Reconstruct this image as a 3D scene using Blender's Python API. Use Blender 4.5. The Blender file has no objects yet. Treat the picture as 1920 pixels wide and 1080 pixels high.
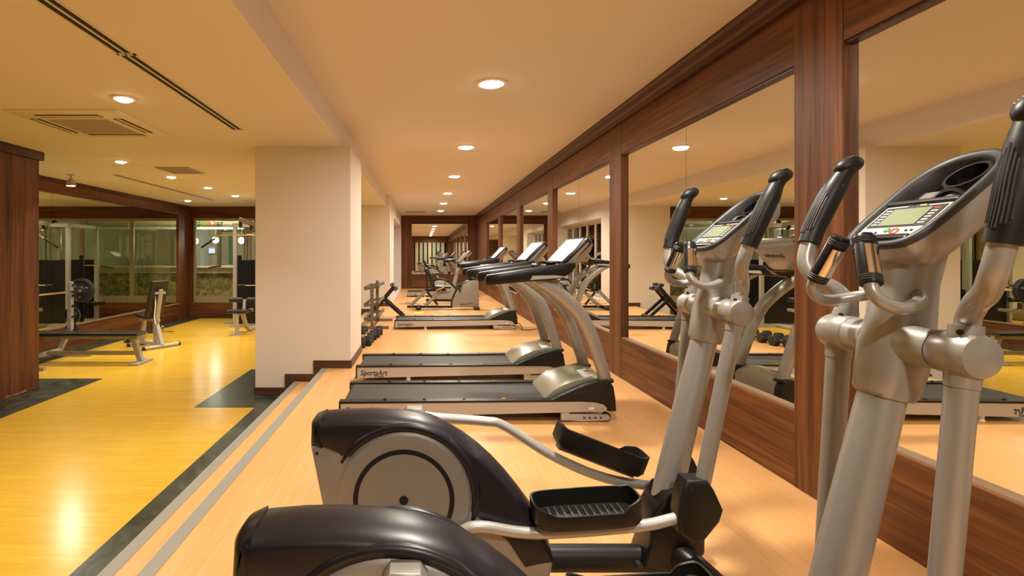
import bpy, bmesh, math, random
from mathutils import Vector, Matrix, Euler

SC = bpy.context.scene
COL = SC.collection
PI = math.pi
random.seed(7)

# ------------------------------------------------------------------ camera, light level
CAMZ = 1.26
F, CX, CY = 1000.0, 793.0, 478.0           # focal length and principal point in photo pixels
cam_d = bpy.data.cameras.new('camera')
cam = bpy.data.objects.new('camera', cam_d)
COL.objects.link(cam)
cam.location = (0, 0, CAMZ)
cam.rotation_euler = (PI / 2, 0, 0)
cam_d.sensor_width = 36
cam_d.lens = 36 * F / 1920
cam_d.shift_x = (960 - CX) / 1920
cam_d.shift_y = -(540 - CY) / 1920
cam_d.clip_start = 0.02
SC.camera = cam

world = bpy.data.worlds.new('world')
SC.world = world
world.use_nodes = True
world.node_tree.nodes['Background'].inputs[0].default_value = (0.02, 0.022, 0.03, 1)
world.node_tree.nodes['Background'].inputs[1].default_value = 0.3

SC.view_settings.view_transform = 'Standard'
SC.view_settings.look = 'None'
SC.view_settings.gamma = 1
SC.view_settings.use_curve_mapping = False
SC.view_settings.exposure = 0.30
LAMP_COL = (1.0, 0.915, 0.79)
LAMP_W_HIGH = 47.0
LAMP_W_LOW = 15.0

# ------------------------------------------------------------------ room dimensions (metres, camera above the origin)
LOW = -0.30            # floor of the left room
CEIL_LOW = 2.466       # ceiling of the left room
CEIL = 2.74            # ceiling above the raised platform
XR = 2.02              # face of the panelled wall
XM = 2.06              # mirror plane
XL = -5.85             # mirrored wall of the left room
YB = -2.2              # wall behind the camera
YF = 13.3              # far wall of the left room
YE = 20.0              # end wall of the corridor
XW = -0.808            # right face of the white columns
XBEAM = -0.91

# ------------------------------------------------------------------ materials
def new_mat(name):
    m = bpy.data.materials.new(name)
    m.use_nodes = True
    return m, m.node_tree.nodes, m.node_tree.links, m.node_tree.nodes['Principled BSDF']

def mat(name, col, rough=0.5, metal=0.0, coat=0.0, spec=0.5, emit=None, estr=0.0, bump=0.0, bscale=200.0, var=0.0):
    m, n, l, b = new_mat(name)
    b.inputs['Base Color'].default_value = (*col, 1)
    b.inputs['Roughness'].default_value = rough
    b.inputs['Metallic'].default_value = metal
    b.inputs['Specular IOR Level'].default_value = spec
    if coat:
        b.inputs['Coat Weight'].default_value = coat
        b.inputs['Coat Roughness'].default_value = 0.08
    if emit:
        b.inputs['Emission Color'].default_value = (*emit, 1)
        b.inputs['Emission Strength'].default_value = estr
    if bump or var:
        tc = n.new('ShaderNodeTexCoord')
        no = n.new('ShaderNodeTexNoise')
        no.inputs['Scale'].default_value = bscale
        no.inputs['Detail'].default_value = 3
        l.new(tc.outputs['Object'], no.inputs['Vector'])
        if bump:
            bp = n.new('ShaderNodeBump')
            bp.inputs['Strength'].default_value = bump
            bp.inputs['Distance'].default_value = 0.002
            l.new(no.outputs['Fac'], bp.inputs['Height'])
            l.new(bp.outputs['Normal'], b.inputs['Normal'])
        if var:
            no2 = n.new('ShaderNodeTexNoise')
            no2.inputs['Scale'].default_value = 2.0
            no2.inputs['Detail'].default_value = 4
            l.new(tc.outputs['Object'], no2.inputs['Vector'])
            mx = n.new('ShaderNodeMix'); mx.data_type = 'RGBA'
            mx.inputs[6].default_value = (*[c * (1 - var) for c in col], 1)
            mx.inputs[7].default_value = (*[min(1, c * (1 + var)) for c in col], 1)
            l.new(no2.outputs['Fac'], mx.inputs[0])
            l.new(mx.outputs[2], b.inputs['Base Color'])
    return m

def wood(name, c1, c2, c3, axis, rough=0.5, fine=38.0, coat=0.0, stretch=0.035):
    """wood with the grain running along one axis (0, 1 or 2)"""
    m, n, l, b = new_mat(name)
    tc = n.new('ShaderNodeTexCoord')
    mp = n.new('ShaderNodeMapping')
    s = [1.0, 1.0, 1.0]; s[axis] = stretch
    mp.inputs['Scale'].default_value = s
    l.new(tc.outputs['Object'], mp.inputs['Vector'])
    n1 = n.new('ShaderNodeTexNoise'); n1.inputs['Scale'].default_value = fine; n1.inputs['Detail'].default_value = 6
    n1.inputs['Distortion'].default_value = 0.6
    n2 = n.new('ShaderNodeTexNoise'); n2.inputs['Scale'].default_value = fine * 0.22; n2.inputs['Detail'].default_value = 3
    n2.inputs['Distortion'].default_value = 0.8
    l.new(mp.outputs[0], n1.inputs['Vector']); l.new(mp.outputs[0], n2.inputs['Vector'])
    ad = n.new('ShaderNodeMath'); ad.operation = 'ADD'
    m1 = n.new('ShaderNodeMath'); m1.operation = 'MULTIPLY'; m1.inputs[1].default_value = 0.55
    m2 = n.new('ShaderNodeMath'); m2.operation = 'MULTIPLY'; m2.inputs[1].default_value = 0.45
    l.new(n1.outputs['Fac'], m1.inputs[0]); l.new(n2.outputs['Fac'], m2.inputs[0])
    l.new(m1.outputs[0], ad.inputs[0]); l.new(m2.outputs[0], ad.inputs[1])
    r = n.new('ShaderNodeValToRGB')
    e = r.color_ramp.elements
    e[0].position = 0.34; e[0].color = (*c1, 1)
    e[1].position = 0.68; e[1].color = (*c3, 1)
    k = e.new(0.5); k.color = (*c2, 1)
    l.new(ad.outputs[0], r.inputs[0])
    l.new(r.outputs[0], b.inputs['Base Color'])
    b.inputs['Roughness'].default_value = rough
    b.inputs['Coat Weight'].default_value = coat
    b.inputs['Specular IOR Level'].default_value = 0.35
    b.inputs['Coat Roughness'].default_value = 0.12
    return m

def floor_mat(name, c1, c2, c3, axis, rough, strip):
    """printed wood-strip vinyl: short strips with slightly different tones plus grain"""
    m, n, l, b = new_mat(name)
    tc = n.new('ShaderNodeTexCoord')
    mp = n.new('ShaderNodeMapping')
    if axis == 1:
        mp.inputs['Rotation'].default_value = (0, 0, PI / 2)
    l.new(tc.outputs['Object'], mp.inputs['Vector'])
    br = n.new('ShaderNodeTexBrick')
    br.inputs['Scale'].default_value = 1.0
    br.inputs['Brick Width'].default_value = 0.55
    br.inputs['Row Height'].default_value = strip
    br.inputs['Mortar Size'].default_value = 0.0008
    br.inputs['Color1'].default_value = (*c1, 1)
    br.inputs['Color2'].default_value = (*c2, 1)
    br.inputs['Mortar'].default_value = (*[c * 0.85 for c in c3], 1)
    l.new(mp.outputs[0], br.inputs['Vector'])
    mp2 = n.new('ShaderNodeMapping')
    mp2.inputs['Scale'].default_value = (1.2, 26, 26)
    l.new(mp.outputs[0], mp2.inputs['Vector'])
    no = n.new('ShaderNodeTexNoise'); no.inputs['Scale'].default_value = 2.2; no.inputs['Detail'].default_value = 6
    l.new(mp2.outputs[0], no.inputs['Vector'])
    mx = n.new('ShaderNodeMix'); mx.data_type = 'RGBA'
    mt = n.new('ShaderNodeMapRange')
    mt.inputs[1].default_value = 0.35; mt.inputs[2].default_value = 0.75
    mt.inputs[3].default_value = 0.0; mt.inputs[4].default_value = 0.6
    l.new(no.outputs['Fac'], mt.inputs[0])
    l.new(mt.outputs[0], mx.inputs[0])
    l.new(br.outputs['Color'], mx.inputs[6])
    mx.inputs[7].default_value = (*c3, 1)
    l.new(mx.outputs[2], b.inputs['Base Color'])
    b.inputs['Roughness'].default_value = rough
    b.inputs['Specular IOR Level'].default_value = 0.5
    return m

def glass_mat(name, tint, gloss=0.12):
    m = bpy.data.materials.new(name); m.use_nodes = True
    n, l = m.node_tree.nodes, m.node_tree.links
    n.clear()
    o = n.new('ShaderNodeOutputMaterial')
    t = n.new('ShaderNodeBsdfTransparent'); t.inputs[0].default_value = (*tint, 1)
    g = n.new('ShaderNodeBsdfGlossy'); g.inputs['Roughness'].default_value = 0.0
    g.inputs[0].default_value = (0.95, 0.95, 0.95, 1)
    mx = n.new('ShaderNodeMixShader')
    fr = n.new('ShaderNodeFresnel'); fr.inputs[0].default_value = 1.5
    ma = n.new('ShaderNodeMath'); ma.operation = 'ADD'; ma.inputs[1].default_value = gloss * 0.4; ma.use_clamp = True
    l.new(fr.outputs[0], ma.inputs[0]); l.new(ma.outputs[0], mx.inputs[0])
    l.new(t.outputs[0], mx.inputs[1]); l.new(g.outputs[0], mx.inputs[2])
    l.new(mx.outputs[0], o.inputs[0])
    return m

def mirror_mat(name, col):
    m, n, l, b = new_mat(name)
    b.inputs['Base Color'].default_value = (*col, 1)
    b.inputs['Metallic'].default_value = 1.0
    b.inputs['Roughness'].default_value = 0.0
    return m

def stone_mat(name, c1, c2, scale, rough=0.4):
    m, n, l, b = new_mat(name)
    tc = n.new('ShaderNodeTexCoord')
    no = n.new('ShaderNodeTexNoise'); no.inputs['Scale'].default_value = scale; no.inputs['Detail'].default_value = 8
    no.inputs['Distortion'].default_value = 1.2
    r = n.new('ShaderNodeValToRGB')
    r.color_ramp.elements[0].position = 0.38; r.color_ramp.elements[0].color = (*c1, 1)
    r.color_ramp.elements[1].position = 0.66; r.color_ramp.elements[1].color = (*c2, 1)
    l.new(tc.outputs['Object'], no.inputs['Vector']); l.new(no.outputs['Fac'], r.inputs[0])
    l.new(r.outputs[0], b.inputs['Base Color'])
    b.inputs['Roughness'].default_value = rough
    return m

def emit_mat(name, col, s):
    m = bpy.data.materials.new(name); m.use_nodes = True
    n, l = m.node_tree.nodes, m.node_tree.links
    n.clear()
    o = n.new('ShaderNodeOutputMaterial'); e = n.new('ShaderNodeEmission')
    e.inputs[0].default_value = (*col, 1); e.inputs[1].default_value = s
    l.new(e.outputs[0], o.inputs[0])
    return m

WD = ((0.045, 0.014, 0.004), (0.125, 0.041, 0.010), (0.23, 0.084, 0.021))
M = dict(
    wood_v=wood('walnut_vertical', *WD, axis=2),
    wood_y=wood('walnut_along_wall', *WD, axis=1),
    wood_x=wood('walnut_across', *WD, axis=0),
    wood_dark=wood('dark_walnut_trim', (0.03, 0.010, 0.006), (0.06, 0.02, 0.01), (0.10, 0.035, 0.015), axis=1, rough=0.4),
    skirting=wood('dark_skirting', (0.05, 0.02, 0.01), (0.085, 0.038, 0.018), (0.12, 0.055, 0.025), axis=0, rough=0.5),
    platform=floor_mat('orange_beech_vinyl', (0.80, 0.455, 0.19), (0.75, 0.41, 0.155), (0.66, 0.335, 0.115), 1, 0.34, 0.075),
    yellow=floor_mat('yellow_beech_vinyl', (0.74, 0.47, 0.05), (0.68, 0.41, 0.036), (0.57, 0.32, 0.022), 0, 0.22, 0.06),
    green=stone_mat('dark_green_vinyl', (0.018, 0.024, 0.018), (0.055, 0.075, 0.058), 5.0, 0.25),
    nosing=mat('grey_step_nosing', (0.30, 0.29, 0.25), 0.6, bump=0.3),
    seam=mat('pale_weld_seam', (0.78, 0.55, 0.33), 0.4),
    cream=mat('cream_wall_paint', (0.75, 0.68, 0.60), 0.75, var=0.02),
    ceilp=mat('cream_ceiling_paint', (0.72, 0.65, 0.57), 0.8),
    ceill=mat('cream_lower_ceiling_paint', (0.72, 0.65, 0.57), 0.8),
    mirror=mirror_mat('mirror_glass', (0.86, 0.86, 0.80)),
    mirror_l=mirror_mat('greenish_mirror_glass', (0.66, 0.70, 0.52)),
    mirror_edge=mat('mirror_edge_trim', (0.30, 0.20, 0.13), 0.35, 0.3),
    glass=glass_mat('window_glass', (0.93, 0.96, 0.90)),
    night_glass=glass_mat('dark_window_glass', (0.45, 0.52, 0.46), 0.3),
    window_frame=mat('olive_window_frame', (0.33, 0.28, 0.15), 0.45),
    cream_frame=mat('cream_window_frame', (0.72, 0.64, 0.48), 0.5),
    night=mat('garden_wall_green', (0.10, 0.14, 0.08), 0.9),
    curtain=mat('pale_green_curtain', (0.55, 0.58, 0.42), 0.85),
    silver=mat('warm_silver_paint', (0.345, 0.335, 0.315), 0.36, 0.4, coat=0.2),
    silver_d=mat('grey_silver_paint', (0.30, 0.29, 0.265), 0.42, 0.3, bump=0.12, bscale=900),
    silver_l=mat('light_silver_panel', (0.47, 0.455, 0.43), 0.4, 0.35),
    hood=mat('champagne_hood', (0.37, 0.38, 0.31), 0.32, 0.5, coat=0.25),
    chrome=mat('chrome', (0.82, 0.80, 0.76), 0.12, 1.0),
    black=mat('black_plastic', (0.010, 0.010, 0.010), 0.42, spec=0.35, bump=0.10, bscale=900),
    gloss=mat('glossy_black_plastic', (0.007, 0.007, 0.009), 0.30, spec=0.4),
    shell=mat('charcoal_shell', (0.010, 0.010, 0.016), 0.34, spec=0.4),
    rubber=mat('black_rubber', (0.013, 0.013, 0.013), 0.62, bump=0.25, bscale=500),
    grip=mat('black_grip_rubber', (0.009, 0.009, 0.009), 0.45, spec=0.35),
    groove=mat('grip_ridge_grey', (0.035, 0.034, 0.033), 0.5),
    belt=mat('treadmill_belt', (0.028, 0.027, 0.025), 0.55, bump=0.5, bscale=700, var=0.25),
    vinyl=mat('black_vinyl_pad', (0.014, 0.014, 0.013), 0.34, bump=0.1, bscale=300),
    rack=mat('grey_brown_steel', (0.17, 0.155, 0.13), 0.5, 0.3),
    bench=mat('light_grey_steel', (0.40, 0.38, 0.34), 0.4, 0.3),
    lcd=mat('grey_green_lcd', (0.27, 0.34, 0.22), 0.18, coat=0.5),
    rim=mat('dark_grey_rim', (0.035, 0.035, 0.036), 0.45, bump=0.15, bscale=900),
    lcd_dark=mat('display_dark_bezel', (0.05, 0.05, 0.05), 0.3),
    white=mat('white_plastic', (0.80, 0.79, 0.76), 0.4),
    overlay=mat('white_console_overlay', (0.54, 0.52, 0.50), 0.35, var=0.05),
    red=mat('red_button', (0.75, 0.07, 0.04), 0.35),
    greenb=mat('green_button', (0.03, 0.38, 0.12), 0.35),
    text=mat('black_print', (0.02, 0.02, 0.02), 0.5),
    amber=mat('amber_mark', (0.8, 0.42, 0.05), 0.5),
    lime=mat('lime_yellow_tape', (0.75, 0.72, 0.05), 0.5),
    lens=emit_mat('lamp_lens_glow', (1.0, 0.88, 0.66), 30.0),
    lens_s=emit_mat('small_lamp_glow', (1.0, 0.88, 0.60), 22.0),
    ring=mat('white_lamp_ring', (0.82, 0.74, 0.62), 0.4),
    vent=mat('beige_metal_grille', (0.44, 0.38, 0.30), 0.5),
    vent_d=mat('dark_slot', (0.02, 0.014, 0.009), 0.8),
    acp=mat('ivory_unit_plastic', (0.68, 0.62, 0.53), 0.5),
    barwall=mat('bar_cream_wall', (0.62, 0.60, 0.40), 0.7),
    barwhite=mat('white_panel_paint', (0.84, 0.87, 0.90), 0.5),
    barcol=mat('bar_beige_column', (0.60, 0.55, 0.40), 0.6),
    barstone=stone_mat('olive_stone_front', (0.18, 0.16, 0.05), (0.50, 0.46, 0.22), 6.0, 0.3),
    bartop=mat('pale_counter_top', (0.75, 0.72, 0.55), 0.25),
    glow=emit_mat('pendant_bulb_glow', (1.0, 0.96, 0.86), 70.0),
    screen=emit_mat('blue_screen_glow', (0.45, 0.55, 1.0), 1.6),
    leafg=mat('teal_green_panel', (0.12, 0.30, 0.20), 0.5),
)
def add_wear(m):
    """pale scuffs where shoes and mops have worn the varnish along the foot of the pillar"""
    n, l = m.node_tree.nodes, m.node_tree.links
    b = n['Principled BSDF']
    src = b.inputs['Base Color'].links[0].from_socket
    tc = n.new('ShaderNodeTexCoord'); sp = n.new('ShaderNodeSeparateXYZ')
    l.new(tc.outputs['Object'], sp.inputs[0])
    no = n.new('ShaderNodeTexNoise'); no.inputs['Scale'].default_value = 7.0; no.inputs['Detail'].default_value = 5
    l.new(tc.outputs['Object'], no.inputs['Vector'])
    mr = n.new('ShaderNodeMapRange')
    mr.inputs[1].default_value = LOW; mr.inputs[2].default_value = LOW + 0.14; mr.inputs[3].default_value = 0.16; mr.inputs[4].default_value = -0.25
    l.new(sp.outputs['Z'], mr.inputs[0])
    ad = n.new('ShaderNodeMath'); ad.operation = 'ADD'
    l.new(no.outputs['Fac'], ad.inputs[0]); l.new(mr.outputs[0], ad.inputs[1])
    st_ = n.new('ShaderNodeMapRange'); st_.inputs[1].default_value = 0.60; st_.inputs[2].default_value = 0.68
    l.new(ad.outputs[0], st_.inputs[0])
    mx = n.new('ShaderNodeMix'); mx.data_type = 'RGBA'
    l.new(st_.outputs[0], mx.inputs[0]); l.new(src, mx.inputs[6]); mx.inputs[7].default_value = (0.42, 0.21, 0.06, 1)
    l.new(mx.outputs[2], b.inputs['Base Color'])
M['wood_worn'] = wood('worn_walnut', *WD, axis=2)
add_wear(M['wood_worn'])

# ------------------------------------------------------------------ mesh helpers
def catmull(pts, sub=6):
    P = [Vector(p) for p in pts]
    if len(P) < 3:
        return P
    out = []
    for i in range(len(P) - 1):
        p0 = P[i - 1] if i else P[0] * 2 - P[1]
        p1, p2 = P[i], P[i + 1]
        p3 = P[i + 2] if i + 2 < len(P) else P[-1] * 2 - P[-2]
        for k in range(sub):
            t = k / sub
            out.append(0.5 * ((2 * p1) + (p2 - p0) * t + (2 * p0 - 5 * p1 + 4 * p2 - p3) * t * t + (3 * p1 - p0 - 3 * p2 + p3) * t ** 3))
    out.append(P[-1])
    return out

class MB:
    """collects shapes that form ONE mesh object"""
    def __init__(self):
        self.v, self.f = [], []
    def add(self, vs, fs):
        o = len(self.v)
        self.v += [Vector(a) for a in vs]
        self.f += [[i + o for i in f] for f in fs]
        return self
    def box(self, x0, x1, y0, y1, z0, z1):
        vs = [(x, y, z) for x in (x0, x1) for y in (y0, y1) for z in (z0, z1)]
        return self.add(vs, [(0, 1, 3, 2), (4, 6, 7, 5), (0, 4, 5, 1), (2, 3, 7, 6), (0, 2, 6, 4), (1, 5, 7, 3)])
    def bar(self, p, q, w, h, up=(0, 0, 1)):
        """rectangular bar from p to q, w across, h along up"""
        p, q = Vector(p), Vector(q)
        t = (q - p).normalized()
        s = t.cross(Vector(up))
        if s.length < 1e-4:
            s = t.cross(Vector((1, 0, 0)))
        s.normalize(); u = s.cross(t).normalized()
        vs = []
        for c in (p, q):
            for a, b in ((-1, -1), (1, -1), (1, 1), (-1, 1)):
                vs.append(c + s * a * w / 2 + u * b * h / 2)
        return self.add(vs, [(3, 2, 1, 0), (4, 5, 6, 7), (0, 1, 5, 4), (1, 2, 6, 5), (2, 3, 7, 6), (3, 0, 4, 7)])
    def tube(self, pts, r, seg=12, sub=6, smooth=True, flat=None, caps=True):
        """round tube; r number or list per control point; flat=(a,b) scales the section"""
        C = catmull(pts, sub) if smooth else [Vector(p) for p in pts]
        n = len(C)
        if isinstance(r, (int, float)):
            R = [r] * n
        else:
            R = []
            for i in range(n):
                t = i / (n - 1) * (len(r) - 1)
                k = min(int(t), len(r) - 2)
                R.append(r[k] + (r[k + 1] - r[k]) * (t - k))
        a, b = flat if flat else (1, 1)
        vs, fs = [], []
        ref = None
        for i in range(n):
            t = (C[min(i + 1, n - 1)] - C[max(i - 1, 0)]).normalized()
            if ref is None:
                ref = Vector((0, 1, 0)) if abs(t.y) < 0.9 else Vector((1, 0, 0))
            s = (ref - t * ref.dot(t)).normalized()
            ref = s
            u = t.cross(s)
            for k in range(seg):
                g = 2 * PI * k / seg
                vs.append(C[i] + (s * math.cos(g) * a + u * math.sin(g) * b) * R[i])
        for i in range(n - 1):
            for k in range(seg):
                k2 = (k + 1) % seg
                fs.append((i * seg + k, i * seg + k2, (i + 1) * seg + k2, (i + 1) * seg + k))
        if caps:
            fs.append(tuple(range(seg))[::-1])
            fs.append(tuple((n - 1) * seg + k for k in range(seg)))
        return self.add(vs, fs)
    def cyl(self, p, q, r, r2=None, seg=20):
        return self.tube([p, q], [r, r if r2 is None else r2], seg, smooth=False)
    def lathe(self, c, axis, prof, seg=24):
        """prof: list of (radius, distance along axis) from the base centre c"""
        ax = Vector(axis).normalized()
        s = ax.orthogonal().normalized(); u = ax.cross(s)
        c = Vector(c); vs, fs = [], []
        for (r, h) in prof:
            for k in range(seg):
                g = 2 * PI * k / seg
                vs.append(c + ax * h + (s * math.cos(g) + u * math.sin(g)) * max(r, 1e-5))
        for i in range(len(prof) - 1):
            for k in range(seg):
                k2 = (k + 1) % seg
                fs.append((i * seg + k, i * seg + k2, (i + 1) * seg + k2, (i + 1) * seg + k))
        fs.append(tuple(range(seg))[::-1])
        fs.append(tuple((len(prof) - 1) * seg + k for k in range(seg)))
        return self.add(vs, fs)
    def loft(self, secs, caps=True, closed=True):
        """sections: lists of points, all the same length"""
        n = len(secs[0]); vs = [p for s in secs for p in s]; fs = []
        for i in range(len(secs) - 1):
            for k in range(n if closed else n - 1):
                k2 = (k + 1) % n
                fs.append((i * n + k, i * n + k2, (i + 1) * n + k2, (i + 1) * n + k))
        if caps:
            fs.append(tuple(range(n))[::-1])
            fs.append(tuple((len(secs) - 1) * n + k for k in range(n)))
        return self.add(vs, fs)
    def prism(self, prof, y0, y1):
        """profile of (x, z) points pushed from y0 to y1"""
        return self.loft([[(x, y0, z) for x, z in prof], [(x, y1, z) for x, z in prof]])
    def soft_prism(self, prof, yc, half, rnd, outer=None, steps=5, grow=1.0):
        """prism along y whose rim is rounded: outer vertices shrink inwards towards both faces"""
        n = len(prof)
        P = [Vector((x, z)) for x, z in prof]
        area = sum(P[i].x * P[(i + 1) % n].y - P[(i + 1) % n].x * P[i].y for i in range(n))
        sg = 1 if area > 0 else -1
        N = []
        for i in range(n):
            a, b, c = P[i - 1], P[i], P[(i + 1) % n]
            e1, e2 = (b - a), (c - b)
            nn = Vector((-(e1.y), e1.x)).normalized() * sg + Vector((-(e2.y), e2.x)).normalized() * sg
            N.append(nn.normalized() if nn.length > 1e-6 else Vector((0, 0)))
        secs = []
        for s in (-1, 1):
            part = []
            for k in range(steps + 1):
                a = k / steps * PI / 2
                part.append((s * (half - rnd * grow + rnd * grow * math.sin(a)), rnd * (1 - math.cos(a))))
            secs += part[::-1] if s < 0 else part
        out = []
        for y, ins in secs:
            out.append([(P[i].x + N[i].x * ins * (1 if outer is None or outer[i] else 0), yc + y,
                         P[i].y + N[i].y * ins * (1 if outer is None or outer[i] else 0)) for i in range(n)])
        return self.loft(out)
    def sphere(self, c, r, seg=16, rings=10, rot=None):
        rx, ry, rz = (r, r, r) if isinstance(r, (int, float)) else r
        c = Vector(c); vs, fs = [], []
        R = rot.to_matrix() if rot else Matrix.Identity(3)
        for i in range(rings + 1):
            th = PI * i / rings
            for k in range(seg):
                g = 2 * PI * k / seg
                vs.append(c + R @ Vector((rx * math.sin(th) * math.cos(g) + 0, ry * math.sin(th) * math.sin(g), rz * math.cos(th))))
        for i in range(rings):
            for k in range(seg):
                k2 = (k + 1) % seg
                fs.append((i * seg + k, (i + 1) * seg + k, (i + 1) * seg + k2, i * seg + k2))
        return self.add(vs, fs)
    def xf(self, m):
        self.v = [m @ a for a in self.v]
        return self
    def mesh(self, name, material, bevel=0.0, seg=2, ang=35, smooth=True):
        me = bpy.data.meshes.new(name)
        me.from_pydata([tuple(a) for a in self.v], [], self.f)
        bm = bmesh.new(); bm.from_mesh(me)
        bmesh.ops.remove_doubles(bm, verts=bm.verts, dist=1e-6)
        bmesh.ops.recalc_face_normals(bm, faces=bm.faces)
        if bevel:
            ed = [e for e in bm.edges if len(e.link_faces) == 2 and e.calc_face_angle(0) > math.radians(40)]
            bmesh.ops.bevel(bm, geom=ed, offset=bevel, segments=seg, affect='EDGES', profile=0.5, clamp_overlap=True)
        bm.to_mesh(me); bm.free()
        if smooth:
            me.polygons.foreach_set('use_smooth', [True] * len(me.polygons))
            me.set_sharp_from_angle(angle=math.radians(ang))
        me.materials.append(M[material] if isinstance(material, str) else material)
        return me
    def build(self, name, material, parent=None, bevel=0.0, seg=2, ang=35, smooth=True, kind=None):
        o = bpy.data.objects.new(name, self.mesh(name, material, bevel, seg, ang, smooth))
        COL.objects.link(o)
        if parent is not None:
            o.parent = parent
        if kind:
            o['kind'] = kind
        if bevel and smooth:
            w = o.modifiers.new('weighted_normal', 'WEIGHTED_NORMAL'); w.keep_sharp = True; w.weight = 80
        return o

def B(*a):
    return MB().box(*a)

def thing(name, label, cat, loc=(0, 0, 0), rz=0.0, group=None):
    o = bpy.data.objects.new(name, None)
    COL.objects.link(o)
    o.empty_display_size = 0.1
    o.location = loc; o.rotation_euler = (0, 0, rz)
    return tag(o, label, cat, group)

def tag(o, label, cat, group=None):
    o['label'] = label; o['category'] = cat
    if group:
        o['group'] = group
    return o

def struct(name, mb, material, parent=None, bevel=0.0):
    o = mb.build(name, material, parent, bevel=bevel)
    if parent is None:
        o['kind'] = 'structure'
    return o

def dup(o, parent=None, loc=None, rz=None, label=None):
    c = o.copy(); COL.objects.link(c)
    c.parent = parent
    if loc is not None:
        c.location = loc
    if rz is not None:
        c.rotation_euler = (0, 0, rz)
    if label:
        c['label'] = label
    for ch in o.children:
        dup(ch, c)
    return c

def text(name, s, size, material, parent, loc, rot, depth=0.0008, shear=0.0, bold=0.0, align='LEFT', stretch=1.0):
    """lettering as a thin mesh; letters read along local x, upwards along local y"""
    cu = bpy.data.curves.new(name, 'FONT')
    cu.body = s; cu.size = size; cu.extrude = depth; cu.shear = shear; cu.offset = bold; cu.align_x = align
    cu.resolution_u = 3
    tmp = bpy.data.objects.new(name + '_curve', cu)
    COL.objects.link(tmp)
    dg = bpy.context.evaluated_depsgraph_get()
    me = bpy.data.meshes.new_from_object(tmp.evaluated_get(dg))
    bpy.data.objects.remove(tmp); bpy.data.curves.remove(cu)
    me.name = name
    me.transform(Matrix.Diagonal((stretch, 1, 1, 1)))
    me.materials.clear(); me.materials.append(M[material] if isinstance(material, str) else material)
    o = bpy.data.objects.new(name, me)
    COL.objects.link(o)
    o.parent = parent; o.location = loc; o.rotation_euler = rot
    return o

TXT_FRONT = (PI / 2, 0, 0)        # lettering that faces -y

def px(u, v, d):
    """photo pixel at depth d -> world point"""
    return Vector(((u - CX) * d / F, d, CAMZ - (v - CY) * d / F))

# ------------------------------------------------------------------ floors and step
fl = struct('floor', B(-1.123, 2.14, YB, YE + 0.1, LOW - 0.05, 0.0), 'platform')
B(-1.1235, -1.055, YB, 5.94, 0.0, 0.0035).build('nosing', 'nosing', fl)
B(-1.1235, -1.055, 6.97, 13.1, 0.0, 0.0035).build('nosing', 'nosing', fl)
for y in (4.66, 7.03, 9.45, 12.1):
    B(-1.05, 2.0, y, y + 0.006, 0.0, 0.0006).build('seam', 'seam', fl)
for x in (-0.47, ):
    B(x, x + 0.006, 6.2, 12.1, 0.0, 0.0006).build('seam', 'seam', fl)
B(1.15, 1.156, YB, 4.66, 0.0, 0.0006).build('seam', 'seam', fl)

st = struct('floor_step', B(-1.43, -1.1, YB, 13.1, LOW - 0.05, -0.15), 'platform')
B(-1.4305, -1.36, YB, 5.94, -0.15, -0.1465).build('nosing', 'nosing', st)
B(-1.4305, -1.36, 6.97, 13.1, -0.15, -0.1465).build('nosing', 'nosing', st)

lf = struct('floor_lower', B(-7.6, -1.4, YB, 18.2, LOW - 0.1, LOW), 'yellow')
def border(*a):
    B(*a, LOW, LOW + 0.0025).build('floor_border', 'green', lf)
border(-1.72, -1.42, YB, 5.45)
border(-2.34, -1.42, 5.45, 7.26)
border(-1.72, -1.42, 7.26, 13.1)
border(-4.5, -4.03, 3.0, 6.25)
border(-5.85, -4.03, 6.25, 6.72)
border(XL, -5.48, 6.72, 13.3)
border(-5.48, -1.72, 13.12, 13.3)
border(XL, -5.48, YB, 3.0)

# ------------------------------------------------------------------ ceilings and beam
ch = struct('ceiling', B(XBEAM, 2.2, YB, YE + 0.1, CEIL, CEIL + 0.1), 'ceilp')
cl = struct('ceiling_lower', B(-7.6, XBEAM - 0.012, YB, 18.2, CEIL_LOW, CEIL_LOW + 0.1), 'ceill')
struct('ceiling_beam', B(XBEAM - 0.012, XBEAM, YB, YE + 0.1, CEIL_LOW - 0.001, CEIL + 0.05), 'cream')

# ------------------------------------------------------------------ white columns
def column(name, x0, x1, y0, y1):
    c = struct(name, B(x0, x1, y0, y1, LOW, CEIL_LOW), 'cream')
    t = 0.014
    def sk(*a):
        B(*a).build('skirting', 'skirting', c)
    sk(x0 - t, -1.52, y0 - t, y0, LOW, LOW + 0.085)
    sk(-1.536, -1.42, y0 - t, y0, LOW + 0.085, -0.065)
    sk(-1.42, -1.2, y0 - t, y0, -0.15, -0.065)
    sk(-1.218, -1.12, y0 - t, y0, -0.065, 0.085)
    sk(-1.12, x1 + t, y0 - t, y0, 0.0, 0.085)
    sk(x1, x1 + t, y0, y1, 0.0, 0.085)
    sk(x0 - t, x0, y0, y1, LOW, LOW + 0.085)
    return c
column('wall_column', -1.866, XW, 5.94, 6.97)
column('wall_column_far', -1.95, XW, 13.1, 13.6)

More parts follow.
